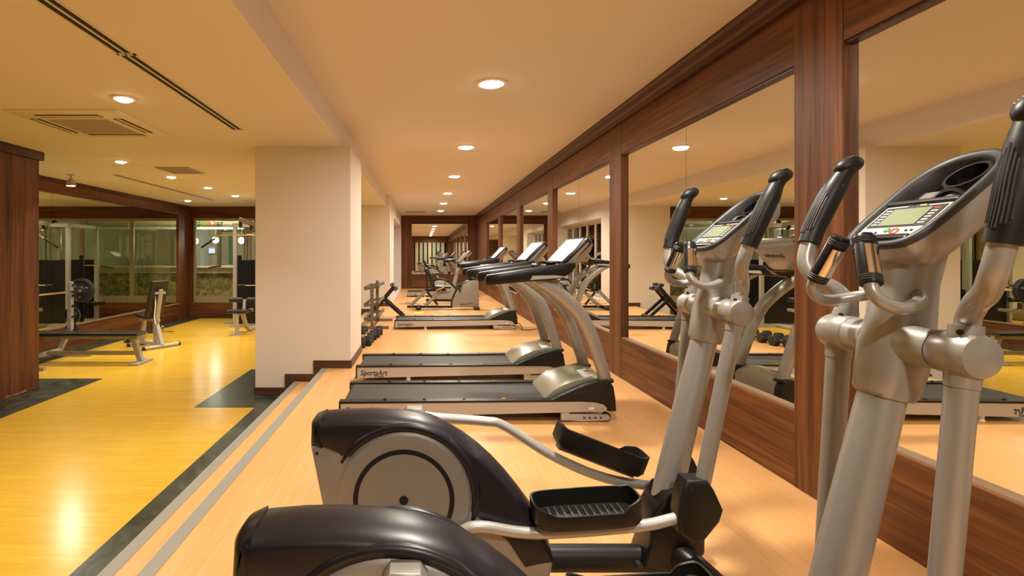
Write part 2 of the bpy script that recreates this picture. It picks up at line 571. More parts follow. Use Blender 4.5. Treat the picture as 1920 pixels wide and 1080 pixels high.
# ------------------------------------------------------------------ panelled mirror wall on the right
wr = struct('wall_right', B(2.08, 2.25, YB, YE + 0.1, LOW, CEIL + 0.1), 'wood_y')
P_CENT = [-0.14, 2.735, 5.61, 8.48, 11.31, 14.15, 17.05]
HALF = 0.168
Z0, Z1 = 0.41, 2.29
edges = []
for c in P_CENT:
    B(XR, 2.08, c - HALF, c + HALF, 0.0, 2.60).build('pilaster', 'wood_v', wr, bevel=0.003)
bays = [(YB, P_CENT[0] - HALF)] + [(P_CENT[i] + HALF, P_CENT[i + 1] - HALF) for i in range(len(P_CENT) - 1)]
for (a, b) in bays:
    B(XR + 0.003, 2.08, a, b, 0.0, Z0).build('lower_panel', 'wood_y', wr, bevel=0.003)
    B(XR + 0.003, 2.08, a, b, Z1, 2.60).build('header_panel', 'wood_y', wr, bevel=0.003)
    B(XR + 0.008, XM, a, b, Z0, Z0 + 0.012).build('ledge', 'mirror_edge', wr)
    B(XR + 0.012, XM, a, b, Z1 - 0.014, Z1).build('top_bead', 'wood_dark', wr)
    m = (a + b) / 2
    for (p, q) in ((a, m - 0.002), (m + 0.002, b)):
        B(XM, XM + 0.006, p, q, Z0, Z1).build('mirror_sheet', 'mirror', wr)
B(XR, 2.08, P_CENT[-1] + HALF, YE, 0.0, 2.60).build('end_panel', 'wood_v', wr, bevel=0.003)
MB().add([], []).loft([[(2.08, y, 2.60), (1.985, y, 2.60), (1.985, y, 2.645), (1.965, y, 2.66), (1.965, y, 2.705), (1.945, y, 2.72), (1.945, y, CEIL), (2.08, y, CEIL)]
                       for y in (YB, YE)]).build('cornice', 'wood_dark', wr)

# ------------------------------------------------------------------ end wall with mirror
we = struct('wall_end', B(XW - 0.05, 2.1, YE + 0.03, YE + 0.2, LOW, CEIL), 'wood_x')
B(XW, -0.42, YE - 0.01, YE + 0.03, 0, CEIL).build('side_panel', 'wood_v', we, bevel=0.003)
B(1.68, XR, YE - 0.01, YE + 0.03, 0, CEIL).build('side_panel', 'wood_v', we, bevel=0.003)
B(-0.42, 1.68, YE - 0.01, YE + 0.03, 2.42, CEIL).build('header_panel', 'wood_x', we, bevel=0.003)
B(-0.42, 1.68, YE - 0.01, YE + 0.03, 0, 0.54).build('lower_panel', 'wood_x', we, bevel=0.003)
B(-0.42, 0.628, YE + 0.02, YE + 0.029, 0.54, 2.42).build('mirror_sheet', 'mirror', we)
B(0.632, 1.68, YE + 0.02, YE + 0.029, 0.54, 2.42).build('mirror_sheet', 'mirror', we)

# ------------------------------------------------------------------ corridor left wall with the recessed garden window
wc = struct('wall_left', B(-1.3, XW, 13.6, 14.75, LOW, CEIL_LOW), 'cream')
B(-1.3, XW, 19.6, YE + 0.1, LOW, CEIL_LOW).build('wall_pier', 'cream', wc)
B(-1.3, XW, 14.75, 19.6, 2.29, CEIL_LOW).build('wall_lintel', 'cream', wc)
B(XBEAM, XW, 13.1, YE + 0.1, CEIL_LOW, CEIL).build('wall_upper', 'cream', wc)
B(-1.3, -1.123, 14.75, 19.6, LOW, 0.006).build('recess_sill', 'white', wc)
B(-1.2, XW, 14.75, 19.6, 0.0, 0.006).build('recess_sill', 'white', wc)
w1 = struct('window_1', MB().box(-1.22, -1.16, 14.75, 19.6, 2.20, 2.29).box(-1.22, -1.16, 14.75, 19.6, 0.0, 0.09), 'cream_frame')
ys = [14.75 + i * (19.6 - 14.75) / 6 for i in range(7)]
for i, y in enumerate(ys):
    yy = min(max(y, 14.79), 19.56)
    B(-1.225, -1.155, yy - 0.04, yy + 0.04, 0.09, 2.20).build('mullion', 'cream_frame', w1, bevel=0.004)
for i in range(6):
    B(-1.193, -1.187, ys[i] + 0.04, ys[i + 1] - 0.04, 0.09, 2.20).build('pane', 'night_glass', w1)
    if i in (0, 3, 5):
        pts = [(-1.36 + 0.03 * math.sin(k * 1.3), ys[i] + 0.06 + k * 0.018) for k in range(26)]
        secs = [[(x + o, y, z) for x, y in pts] for z, o in ((0.1, 0), (2.2, 0))]
        cm = MB().loft(secs, caps=False, closed=False)
        cm.loft([[(x - 0.004, y, z) for x, y, z in s] for s in secs], caps=False, closed=False)
        cm.build('curtain', 'curtain', w1)
struct('wall_garden', B(-1.75, -1.7, 13.6, YE + 0.1, LOW, CEIL_LOW + 0.3), 'night')

# ------------------------------------------------------------------ left room: mirrored wall
wl = struct('wall_left_room', B(XL - 0.2, XL - 0.02, YB, 13.38, LOW - 0.05, CEIL_LOW + 0.05), 'wood_y')
HB = 2.235        # underside of the header
PT = 0.085        # top of the dado
def wlp(nm, y0, y1, z0, z1, m_, t=0.03):
    B(XL - 0.02, XL + t, y0, y1, z0, z1).build(nm, m_, wl, bevel=0.003)
for (a, b) in ((YB, 2.0), (2.0, 6.5), (6.5, 9.6), (9.6, 12.72)):
    wlp('dado_panel', a, b - 0.004, LOW, PT, 'wood_y')
    wlp('header_panel', a, b - 0.004, HB, CEIL_LOW, 'wood_y')
    B(XL - 0.01, XL + 0.045, a, b, PT, PT + 0.02).build('ledge', 'mirror_edge', wl)
for (a, b) in ((YB, -0.2), (-0.2, 1.9), (1.9, 4.0), (4.0, 6.2), (6.2, 8.4), (8.4, 10.55), (10.55, 12.72)):
    B(XL - 0.006, XL, a + 0.002, b - 0.002, PT + 0.02, HB).build('mirror_sheet', 'mirror_l', wl)
wlp('corner_post', 12.72, 13.3, LOW, CEIL_LOW, 'wood_v', 0.035)
wlp('crown', YB, 13.3, CEIL_LOW - 0.06, CEIL_LOW, 'wood_dark', 0.07)

# wooden pillar in the left room
pl = struct('wall_pillar', B(-5.84, -4.5, 4.9, 6.25, LOW, CEIL_LOW), 'wood_worn')
B(-5.84, -4.46, 4.86, 6.29, CEIL_LOW - 0.10, CEIL_LOW).build('crown', 'wood_dark', pl, bevel=0.006)
for y in (5.575, ):
    B(-4.502, -4.4985, y - 0.002, y + 0.002, LOW, CEIL_LOW - 0.10).build('joint', 'wood_dark', pl)
B(-4.505, -4.494, 4.9, 6.25, LOW, LOW + 0.012).build('base_strip', 'wood_dark', pl)

# far wall of the left room with the window to the vitamin bar
wf = struct('wall_far', B(XL, -1.95, YF, YF + 0.08, 2.17, CEIL_LOW), 'wood_x')
B(XL, -1.95, YF - 0.01, YF + 0.09, LOW, 0.075).build('dado_panel', 'wood_x', wf, bevel=0.003)
B(XL, -5.72, YF - 0.01, YF + 0.09, 0.075, 2.17).build('corner_post', 'wood_v', wf, bevel=0.003)
w2 = struct('window_2', MB().box(-5.72, -1.95, YF, YF + 0.07, 0.075, 0.24).box(-5.72, -1.95, YF, YF + 0.07, 2.11, 2.17), 'window_frame')
wx = [-5.72, -4.43, -3.18, -1.95]
for i, x in enumerate(wx):
    a = x if i == 0 else x - 0.045
    B(a, a + 0.09 if i else a + 0.05, YF, YF + 0.07, 0.24, 2.11).build('mullion', 'window_frame', w2, bevel=0.004)
for i in range(3):
    B(wx[i] + 0.05, wx[i + 1] - 0.04, YF + 0.03, YF + 0.036, 0.24, 2.11).build('pane', 'glass', w2)

# the bar behind that window
bb = struct('wall_bar', B(-7.6, -1.95, 17.6, 17.8, LOW, CEIL_LOW), 'barwall')
B(-1.95, -1.75, 13.6, 17.8, LOW, CEIL_LOW).build('side_wall', 'barwall', bb)
B(-7.75, -7.6, 13.2, 17.8, LOW, CEIL_LOW).build('side_wall', 'barwall', bb)

# wall behind the camera
wb = struct('wall_back', B(XL - 0.1, 2.2, YB - 0.15, YB, LOW - 0.05, CEIL + 0.1), 'wood_x')
B(XBEAM - 0.1, 2.0, YB, YB + 0.03, 2.25, CEIL).build('header_panel', 'wood_x', wb, bevel=0.003)
B(XBEAM - 0.1, -0.7, YB, YB + 0.03, LOW, 2.25).build('side_panel', 'wood_v', wb, bevel=0.003)
for k in range(7):
    x0 = -0.6 + k * 0.34
    pts = [(x0 + i * 0.015, YB + 0.09 + 0.035 * math.sin(i * 1.25)) for i in range(17)]
    MB().loft([[(x, y, z) for x, y in pts] + [(x, y - 0.006, z) for x, y in pts[::-1]] for z in (0.02, 2.24)]).build('curtain', 'curtain' if k % 3 else 'cream_frame', wb, ang=60)
B(-0.7, 1.9, YB + 0.03, YB + 0.05, 0.0, 2.25).build('window_pane', 'gloss', wb)

# ------------------------------------------------------------------ lamps
def lamp_light(name, loc, size, watts, parent, spread=165):
    d = bpy.data.lights.new(name, 'AREA')
    d.shape = 'DISK'; d.size = size; d.energy = watts; d.color = LAMP_COL
    d.spread = math.radians(spread)
    o = bpy.data.objects.new(name, d); COL.objects.link(o)
    o.location = loc; o.parent = parent
    return o

def downlight_proto(r, lens, nm):
    ring = MB().lathe((0, 0, -0.012), (0, 0, 1), [(r * 0.86, 0.004), (r * 0.9, 0.0), (r * 1.15, 0.004), (r * 1.18, 0.012)], 32)
    ln = MB().lathe((0, 0, -0.030), (0, 0, 1), [(r * 0.25, 0.0), (r * 0.55, 0.004), (r * 0.78, 0.013), (r * 0.87, 0.023), (r * 0.87, 0.029)], 32)
    return ring.mesh('lamp_ring', 'ring'), ln.mesh('lamp_lens', lens)

HI = downlight_proto(0.118, 'lens', 'hi'); LO = downlight_proto(0.075, 'lens_s', 'lo')
ORD = ('first', 'second', 'third', 'fourth', 'fifth', 'sixth', 'seventh', 'eighth')
def downlight(x, y, z, kind, label, group):
    # ceiling lamps of the same rows that hang outside the picture carry the suffix
    u, v = CX + x / max(y, 1e-3) * F, CY - (z - CAMZ) / max(y, 1e-3) * F
    sx = '' if y > 0 and 0 <= u <= 1920 and 0 <= v <= 1080 else '_offscreen'
    t = thing('downlight' + sx, label, 'downlight', (x, y, z), 0, group)
    for nm, me in zip(('lamp_ring', 'lamp_lens'), kind):
        o = bpy.data.objects.new(nm + (sx if nm == 'lamp_lens' else ''), me); COL.objects.link(o); o.parent = t
    lamp_light('lamp_light' + sx, (0, 0, -0.033), 0.17 if kind is HI else 0.12, LAMP_W_HIGH if kind is HI else LAMP_W_LOW, t, 165 if kind is HI else 115)
for k, y in enumerate((17.8, 15.2, 12.75, 10.0, 7.3, 4.6, 1.9, -0.8)):
    downlight(0.59, y, CEIL, HI, 'round glowing downlight in the raised ceiling, %s in the row from the end wall' % ORD[k], 'downlights over the platform')
LOWS = ((-2.3, 4.1, 'between the cassette air conditioner and the slot diffuser'), (-3.88, 6.85, 'between the air conditioner and the small grille'),
        (-3.87, 8.2, 'just beyond the small ceiling grille'), (-3.83, 9.5, 'second beyond the small ceiling grille'), (-3.8, 10.8, 'above the cable machine'),
        (-5.2, 11.8, 'in the corner by mirrored wall and far window'), (-2.3, 1.3, 'beside the overhead slot diffuser'), (-3.9, 2.6, 'before the air conditioner'),
        (-2.25, 11.3, 'between the white columns, seen in the wall mirrors'))
for (x, y, w_) in LOWS:
    downlight(x, y, CEIL_LOW, LO, 'small round downlight in lower ceiling ' + w_, 'downlights in the lower ceiling')

t = thing('spotlight', 'small brass swivel spotlight under the lower ceiling by the mirrored wall', 'spotlight', (-5.28, 8.0, CEIL_LOW))
MB().lathe((0, 0, -0.012), (0, 0, 1), [(0.05, 0), (0.055, 0.004), (0.055, 0.012)]).build('ceiling_rose', 'vent', t)
MB().cyl((0, 0, -0.01), (0, 0, -0.07), 0.012).build('stem', 'vent', t)
MB().lathe((0, 0, -0.17), (0, 0, 1), [(0.062, 0), (0.066, 0.02), (0.045, 0.08), (0.02, 0.11)]).build('lamp_head', 'vent', t)
MB().lathe((0, 0, -0.172), (0, 0, 1), [(0.055, 0), (0.055, 0.006)]).build('lamp_lens', 'lens_s', t)
lamp_light('lamp_light', (0, 0, -0.18), 0.1, 22, t)

# ------------------------------------------------------------------ ceiling fittings
def slot(label, x, y0, y1, joint=None):
    t = thing('slot_diffuser', label, 'air vent', (x, (y0 + y1) / 2, CEIL_LOW))
    h = (y1 - y0) / 2
    w = 0.055
    for a in (-w, -0.006, w - 0.012):
        B(a, a + 0.012, -h, h, -0.006, 0.0).build('frame_strip', 'acp', t)
    B(-w + 0.012, -0.006, -h, h, -0.0015, 0.0).build('slot', 'vent_d', t)
    B(0.006, w - 0.012, -h, h, -0.0015, 0.0).build('slot', 'vent_d', t)
    B(-w, w, -h, -h + 0.012, -0.006, 0.0).build('frame_strip', 'acp', t)
    B(-w, w, h - 0.012, h, -0.006, 0.0).build('frame_strip', 'acp', t)
slot('long double slot diffuser in lower ceiling between air conditioner and beam, ending before the column', -1.78, 3.2, 5.13)
slot('long double slot diffuser in lower ceiling, running on overhead towards the room entrance', -1.78, -1.6, 3.19)
slot('thin slot diffuser in lower ceiling above the weight benches', -4.62, 8.0, 11.8)

t = thing('air_conditioner', 'square ceiling cassette air conditioner in the lower ceiling', 'air conditioner', (-3.0, 4.88, CEIL_LOW))
MB().loft([[(sx * a, sy * a, z) for sx, sy in ((-1, -1), (1, -1), (1, 1), (-1, 1))] for a, z in ((0.475, 0.0), (0.475, -0.008), (0.44, -0.028))]).build('panel', 'acp', t)
B(-0.27, 0.27, -0.27, 0.27, -0.033, -0.027).build('grille', 'acp', t)
for k in range(18):
    y = -0.25 + k * 0.0294
    B(-0.26, 0.26, y, y + 0.014, -0.0365, -0.032).build('grille_slat', 'vent', t)
for k in range(4):
    m4 = Matrix.Rotation(k * PI / 2, 4, 'Z')
    MB().box(-0.27, 0.27, 0.32, 0.40, -0.030, -0.0265).xf(m4).build('outlet', 'vent_d', t)
    MB().box(-0.265, 0.265, 0.345, 0.375, -0.033, -0.029).xf(m4).build('louvre', 'acp', t)

t = thing('ceiling_vent', 'small rectangular grille in lower ceiling among the downlights', 'air vent', (-3.45, 7.6, CEIL_LOW))
B(-0.24, 0.24, -0.3, 0.3, -0.008, 0.0).build('frame', 'vent', t, bevel=0.002)
for k in range(14):
    y = -0.27 + k * 0.04
    B(-0.21, 0.21, y, y + 0.018, -0.013, -0.007).build('slat', 'vent', t)
t = thing('ceiling_vent', 'shallow grille in the raised ceiling close to the end wall', 'air vent', (-0.25, 18.3, CEIL))
B(-0.35, 0.35, -0.3, 0.3, -0.008, 0.0).build('frame', 'vent', t, bevel=0.002)
for k in range(10):
    y = -0.26 + k * 0.055
    B(-0.31, 0.31, y, y + 0.025, -0.013, -0.007).build('slat', 'vent', t)

# ------------------------------------------------------------------ vitamin bar
t = thing('bar_counter', 'olive stone fronted bar counter behind the far window', 'counter', (-4.8, 15.0, LOW))
B(-2.7, 2.6, 0.0, 0.5, 0.0, 1.05).build('front', 'barstone', t)
B(-2.72, 2.65, -0.05, 0.55, 1.05, 1.2).build('fascia', 'barcol', t)
B(-2.74, 2.67, -0.09, 0.57, 1.2, 1.245).build('worktop', 'bartop', t, bevel=0.005)
t = thing('bar_sign', 'fascia board with multicoloured vitamin bar lettering above the counter', 'sign', (-5.9, 15.4, 0))
B(-1.65, 3.9, 0.0, 0.06, 2.06, 2.466).build('board', 'barwall', t)
B(-1.65, 3.9, -0.12, 0.1, 2.0, 2.06).build('ledge', 'white', t)
word = 'vitamin bar'
xc = px(358, 420, 15.39).x + 5.9
adv = [0.085, 0.048, 0.065, 0.095, 0.135, 0.048, 0.115, 0.06, 0.10, 0.10, 0.09]
cols = [(0.02, 0.36, 0.10), (0.02, 0.36, 0.10), (0.02, 0.34, 0.10), (0.05, 0.36, 0.08), (0.42, 0.44, 0.03), (0.62, 0.36, 0.03),
        (0.66, 0.09, 0.05), None, (0.64, 0.06, 0.05), (0.03, 0.17, 0.07), (0.01, 0.11, 0.07)]
for c, a, k in zip(word, adv, cols):
    if c != ' ':
        text('letter', c, 0.27, mat('sign_paint', k, 0.5), t, (xc, -0.004, 2.085), TXT_FRONT, depth=0.003, bold=0.006, stretch=0.72)
    xc += a
t = thing('white_panel', 'tall white panel behind the bar counter beside the beige column', 'panel', (-7.5, 17.2, LOW))
B(0.10, 0.70, -0.05, 0.05, 0.0, 2.45).build('frame', 'white', t)
B(0.12, 0.68, -0.056, -0.05, 0.9, 2.43).build('panel_face', 'barwhite', t)
t = thing('bar_column', 'beige column behind the bar counter beside the white panel', 'column', (-6.68, 17.1, LOW))
B(-0.11, 0.15, -0.2, 0.2, 0.0, 2.76).build('shaft', 'barcol', t, bevel=0.01)
B(-0.12, 0.17, -0.22, 0.22, 0.0, 0.1).build('plinth', 'barcol', t)
t = thing('bar_cabinet', 'wall cabinet with teal glass door behind the bar', 'cabinet', (-6.2, 17.4, LOW))
B(-0.3, 0.9, -0.2, 0.18, 0.0, 2.3).build('body', 'barcol', t)
B(-0.06, 0.12, -0.215, -0.2, 0.2, 2.2).build('door', 'leafg', t)
B(-0.28, -0.08, -0.215, -0.2, 1.3, 1.33).build('shelf_edge', 'white', t)
t = thing('television', 'small wall screen with blue picture behind the bar', 'television', (-6.6, 16.7, 1.30))
B(-0.12, 0.10, 0.0, 0.2, 0.0, 0.22).build('case', 'white', t, bevel=0.01)
B(-0.10, 0.08, -0.004, 0.0, 0.02, 0.16).build('screen', 'screen', t)
for (u, v, w_) in ((366, 452, 'before the tall white panel'), (404, 450, 'above the small screen'), (453, 451, 'behind the cable machine')):
    p = px(u, v, 14.7)
    t = thing('pendant_lamp', 'round glowing pendant bulb hanging over the bar ' + w_, 'pendant lamp', (p.x, p.y, CEIL_LOW), 0, 'pendant lamps over the bar')
    zz = p.z - CEIL_LOW
    MB().cyl((0, 0, 0), (0, 0, zz + 0.06), 0.006, seg=8).build('cord', 'white', t)
    MB().cyl((0, 0, zz + 0.12), (0, 0, zz + 0.05), 0.03, seg=12).build('socket', 'chrome', t)
    MB().sphere((0, 0, zz), 0.085).build('bulb', 'glow', t)

# ------------------------------------------------------------------ elliptical trainers
def rot2(p, c, a):
    x, z = p[0] - c[0], p[1] - c[1]
    return (c[0] + x * math.cos(a) + z * math.sin(a), c[1] - x * math.sin(a) + z * math.cos(a))

DISC = (-0.067, 0.402)
HUB = (1.088, 1.06)
DOWN = dict(tube=[(-0.055, 0.20), (0.04, 0.245), (0.125, 0.30), (0.20, 0.323), (0.395, 0.292), (0.741, 0.316), (0.885, 0.345)],
            pedal=(0.566, 0.322, 3.5), house=(0.945, 0.392), link=(0.968, 0.478))
UP = dict(tube=[(-0.035, 0.605), (0.058, 0.590), (0.25, 0.580), (0.335, 0.560), (0.534, 0.440), (0.75, 0.352), (0.99, 0.315)],
          pedal=(0.705, 0.425, -21.0), house=(1.035, 0.375), link=(1.03, 0.46))

DOWN2 = dict(DOWN, tube=DOWN['tube'][:-2] + [(0.741, 0.290), (0.96, 0.262)], house=(1.03, 0.30), link=(1.045, 0.385))

def pedal_parts(t, cx, y, cz, tilt, side):
    m = Matrix.Translation((cx, y, cz)) @ Matrix.Rotation(-math.radians(tilt), 4, 'Y')
    n = 40
    L, W, rr = 0.185, 0.078, 0.055
    def ring(off):
        pts = []
        for k in range(n):
            g = 2 * PI * k / n
            c, s = math.cos(g), math.sin(g)
            e = 0.42
            pts.append(((L + off) * math.copysign(abs(c) ** e, c), (W + off) * math.copysign(abs(s) ** e, s)))
        return pts
    o_, i_ = ring(0.0), ring(-0.007)
    def hgt(x, y_):
        outer = y_ * side                      # the outer edge is cut low for stepping on
        h = 0.062
        if outer > 0.02:
            h = 0.034 + 0.03 * max(0.0, (abs(x) - 0.115) / 0.07)
        if x > 0.12:
            h = max(h, 0.05 + 0.02 * min(1, (x - 0.12) / 0.05))
        return h
    secs = [[(x * 0.93, y_ * 0.9, -0.018) for x, y_ in o_], [(x, y_, 0.0) for x, y_ in o_], [(x, y_, hgt(x, y_)) for x, y_ in o_],
            [(x, y_, hgt(x, y_)) for x, y_ in i_], [(x, y_, 0.004) for x, y_ in i_]]
    p = MB().loft(secs).xf(m).build('pedal', 'black', t, ang=40)
    for k in range(11):
        x = -0.125 + k * 0.025
        MB().box(x, x + 0.008, -0.052, 0.052, 0.004, 0.009).xf(m).build('tread_rib', 'groove', p)
    MB().bar((-0.16, 0, -0.026), (0.16, 0, -0.026), 0.05, 0.02).xf(m).build('pedal_bracket', 'silver_d', p)

def elliptical(label, loc, near, far, phase_near, phase_far, flare_near=0.0, detail=True):
    t = thing('elliptical_trainer', label, 'elliptical trainer', loc)
    # --- rear drive cover
    cx, cz = DISC
    YC = -0.055
    arc = [(cx + 0.240 * math.cos(a), cz + 0.240 * math.sin(a)) for a in [math.radians(v) for v in range(142, -14, -8)]]
    top = [(-0.401, 0.584), (-0.400, 0.655), (-0.388, 0.672), (-0.353, 0.684), (-0.27, 0.691), (-0.178, 0.692), (-0.10, 0.688), (-0.025, 0.678),
           (0.035, 0.662), (0.09, 0.640), (0.15, 0.606), (0.204, 0.565), (0.255, 0.519), (0.30, 0.471), (0.35, 0.410), (0.395, 0.350),
           (0.43, 0.29), (0.455, 0.235), (0.47, 0.167)]
    low = [(0.36, 0.165), (0.30, 0.255)]
    prof = top + low + arc[::-1]
    flags = [True] * len(top) + [False] * (len(low) + len(arc))
    MB().soft_prism(prof, YC, 0.085, 0.034, flags, steps=8, grow=2.45).build('drive_cover', 'shell', t, ang=50)
    # rear end cap
    cap = [(-0.404, 0.582), (-0.403, 0.656), (-0.390, 0.675), (-0.353, 0.687), (-0.353, 0.582)]
    MB().soft_prism(cap, YC, 0.0862, 0.034, [True, True, True, True, False], steps=8, grow=2.45).build('end_cap', 'gloss', t, ang=50)
    # lower silver body
    body = [(-0.398, 0.583), (-0.345, 0.32), (-0.315, 0.075), (0.44, 0.075), (0.46, 0.165), (0.30, 0.40), (0.1, 0.60), (-0.2, 0.64), (-0.36, 0.60)]
    lb = MB().soft_prism(body, YC, 0.078, 0.02, None, steps=3).build('lower_cover', 'silver_d', t, ang=50)
    for s in (-1, 1):
        for (u, z) in ((-0.373, 0.562), (-0.285, 0.560), (-0.345, 0.34), (0.245, 0.30), (-0.28, 0.12), (0.38, 0.12)):
            MB().cyl((u, YC + s * 0.076, z), (u, YC + s * 0.0805, z), 0.006, seg=10).build('screw', 'text', lb)
        # arched lip over the wheel
        pts = []
        for v in range(150, -26, -8):
            a = math.radians(v)
            pts.append((cx + 0.254 * math.cos(a), YC + s * 0.080, cz + 0.254 * math.sin(a)))
        n = len(pts)
        MB().tube(pts, [0.004] + [0.013] * 3 + [0.015] * 2 + [0.016] * 3 + [0.006], 10, sub=2).build('wheel_arch', 'shell', t, ang=60)
        # wheel disc
        w = MB().lathe((cx, YC + s * 0.068, cz), (0, s, 0), [(0.236, 0.0), (0.236, 0.012), (0.230, 0.018), (0.222, 0.020), (0.19, 0.0215), (0.0, 0.0225)], 64).build('wheel_disc', 'silver_d', t)
        MB().lathe((cx, YC + s * 0.0885, cz), (0, s, 0), [(0.160, 0.0), (0.161, 0.0022), (0.177, 0.0022), (0.178, 0.0)], 64).build('wheel_ring', 'shell', w)
        MB().cyl((cx, YC + s * 0.089, cz), (cx, YC + s * 0.0925, cz), 0.016, seg=20).build('axle_cap', 'shell', w)
        MB().lathe((cx, YC + s * 0.0672, cz), (0, s, 0), [(0.244, 0.0), (0.244, 0.008), (0.236, 0.008)], 64).build('wheel_gap', 'text', w)
    # --- base frame
    MB().tube([(0.34, 0, 0.118), (0.92, 0, 0.118)], 0.05, 16, smooth=False, flat=(0.85, 1.0)).build('base_beam', 'black', t)
    MB().cyl((-0.24, -0.27, 0.045), (-0.24, 0.27, 0.045), 0.042, seg=16).build('rear_stabiliser', 'black', t)
    MB().box(-0.29, -0.19, -0.05, 0.05, 0.04, 0.09).build('rear_bracket', 'black', t, bevel=0.01)
    fs = MB()
    fs.tube([(1.06, -0.32, 0.045), (1.03, -0.22, 0.10), (0.96, -0.09, 0.148), (0.93, 0, 0.155), (0.96, 0.09, 0.148), (1.03, 0.22, 0.10), (1.06, 0.32, 0.045)],
            [0.036, 0.044, 0.05, 0.05, 0.05, 0.044, 0.036], 14, sub=6)
    fs.build('front_stabiliser', 'gloss', t, ang=60)
    for s in (-1, 1):
        MB().cyl((1.062, s * 0.33, 0.0), (1.062, s * 0.33, 0.02), 0.032, seg=14).build('foot', 'rubber', t)
        MB().cyl((-0.24, s * 0.25, 0.0), (-0.24, s * 0.25, 0.02), 0.03, seg=14).build('foot', 'rubber', t)
    boot = [(0.83, 0.21), (0.80, 0.12), (0.97, 0.10), (1.03, 0.17), (1.03, 0.40), (0.99, 0.435), (0.885, 0.39), (0.835, 0.31)]
    MB().soft_prism(boot, 0.0, 0.074, 0.02, None, steps=3).build('post_boot', 'gloss', t, ang=45)
    MB().cyl((0.79, -0.07, 0.125), (0.79, -0.045, 0.125), 0.012, seg=12).build('bolt', 'text', t)
    # --- post and neck
    MB().tube([(0.90, 0, 0.28), (0.98, 0, 0.62), (1.072, 0, 0.99)], [0.054, 0.050, 0.045], 24, sub=5, flat=(1.0, 1.0)).build('post', 'silver', t)
    def ell(x, z, rx, ry, tilt=0.0, n=28, sq=0.8):
        r = []
        for k in range(n):
            g = 2 * PI * k / n
            c, s = math.cos(g), math.sin(g)
            u, v = rx * math.copysign(abs(c) ** sq, c), ry * math.copysign(abs(s) ** sq, s)
            r.append((x + u * math.cos(tilt), v, z + u * math.sin(tilt)))
        return r
    MB().loft([ell(1.062, 0.935, 0.050, 0.050, -0.2), ell(1.064, 0.945, 0.056, 0.055, -0.2), ell(1.078, 1.0, 0.062, 0.062, -0.15), ell(1.09, 1.06, 0.064, 0.064, -0.1),
               ell(1.102, 1.12, 0.060, 0.056), ell(1.113, 1.19, 0.057, 0.050), ell(1.128, 1.26, 0.064, 0.052, 0.2), ell(1.15, 1.32, 0.085, 0.060, 0.5),
               ell(1.165, 1.345, 0.095, 0.065, 0.7)]).build('neck', 'silver', t, ang=60)
    for s in (-1, 1):
        MB().lathe((HUB[0], s * 0.045, HUB[1]), (0, s, 0), [(0.05, 0), (0.043, 0.03), (0.042, 0.066)], 24).build('hub_horn', 'silver', t)
        MB().cyl((HUB[0], s * 0.109, HUB[1]), (HUB[0], s * 0.113, HUB[1]), 0.036, seg=24).build('hub_gap', 'text', t)
    # --- moving arms
    for s, cfg, ph in ((-1, near, phase_near), (1, far, phase_far)):
        y = s * 0.16
        hub = MB().lathe((HUB[0], s * 0.112, HUB[1]), (0, s, 0), [(0.040, 0), (0.044, 0.004), (0.045, 0.072), (0.041, 0.082), (0.02, 0.086), (0.0, 0.087)], 28).build('arm_hub', 'silver', t, ang=50)
        a = math.radians(ph)
        fl_ = flare_near if s < 0 else 0.0
        def R(p):
            return rot2(p, HUB, a)
        u0, u1 = R((1.093, 1.09)), R((1.10, 1.118))
        MB().cyl((u0[0], y, u0[1]), (u1[0], y, u1[1]), 0.029, 0.027).build('arm_socket', 'silver', t, ang=50)
        MB().cyl((u1[0] - 0.022, y - 0.012, u1[1] - 0.012), (u1[0] - 0.029, y - 0.016, u1[1] - 0.012), 0.006, seg=10).build('socket_screw', 'text', t)
        gp = [(1.10, 1.11, 0.16), (1.103, 1.135, 0.164), (1.088, 1.168, 0.190), (1.060, 1.196, 0.228), (1.048, 1.235, 0.252), (1.058, 1.285, 0.262), (1.066, 1.31, 0.265)]
        pts = [(R((x, z))[0], s * (yy + fl_ * (yy - 0.16) / 0.105), R((x, z))[1]) for x, z, yy in gp]
        MB().tube(pts, 0.0205, 16, sub=6).build('arm_tube', 'silver', t, ang=60)
        hp = [(1.058, 1.288, 0.262), (1.075, 1.335, 0.267), (1.098, 1.395, 0.268), (1.122, 1.45, 0.268), (1.140, 1.49, 0.266), (1.15, 1.512, 0.265)]
        hpp = [(R((x, z))[0], s * (yy + fl_), R((x, z))[1]) for x, z, yy in hp]
        g = MB().tube(hpp, [0.027, 0.027, 0.029, 0.028, 0.022, 0.024], 18, sub=5)
        k0 = R((1.150, 1.517))
        g.sphere((k0[0] + 0.004, s * (0.265 + fl_), k0[1]), (0.041, 0.026, 0.024), rot=Euler((0, -0.45 + a, 0)))
        gr = g.build('hand_grip', 'grip', t, ang=70)
        if detail:
            # ridges on the inner face of the grip, following its length
            C = catmull(hpp, 6)
            for k in range(-4, 5):
                off = k * 0.16
                cut = 2 + abs(k)
                pr = []
                for i in range(3 + abs(k) // 2, len(C) - 12 - abs(k)):
                    tt = (C[i + 1] - C[i - 1]).normalized()
                    sd = Vector((0, 1, 0)) - tt * tt.y
                    sd.normalize(); up = tt.cross(sd)
                    ang2 = PI + off * 1.2 if False else off * 1.3
                    dirv = -(up * math.cos(ang2)) * (1 if up.x > 0 else -1) + sd * math.sin(ang2)
                    pr.append(C[i] + dirv * 0.0275)
                if len(pr) > 3:
                    MB().tube(pr, 0.0021, 5, smooth=False).build('grip_ridge', 'groove', gr)
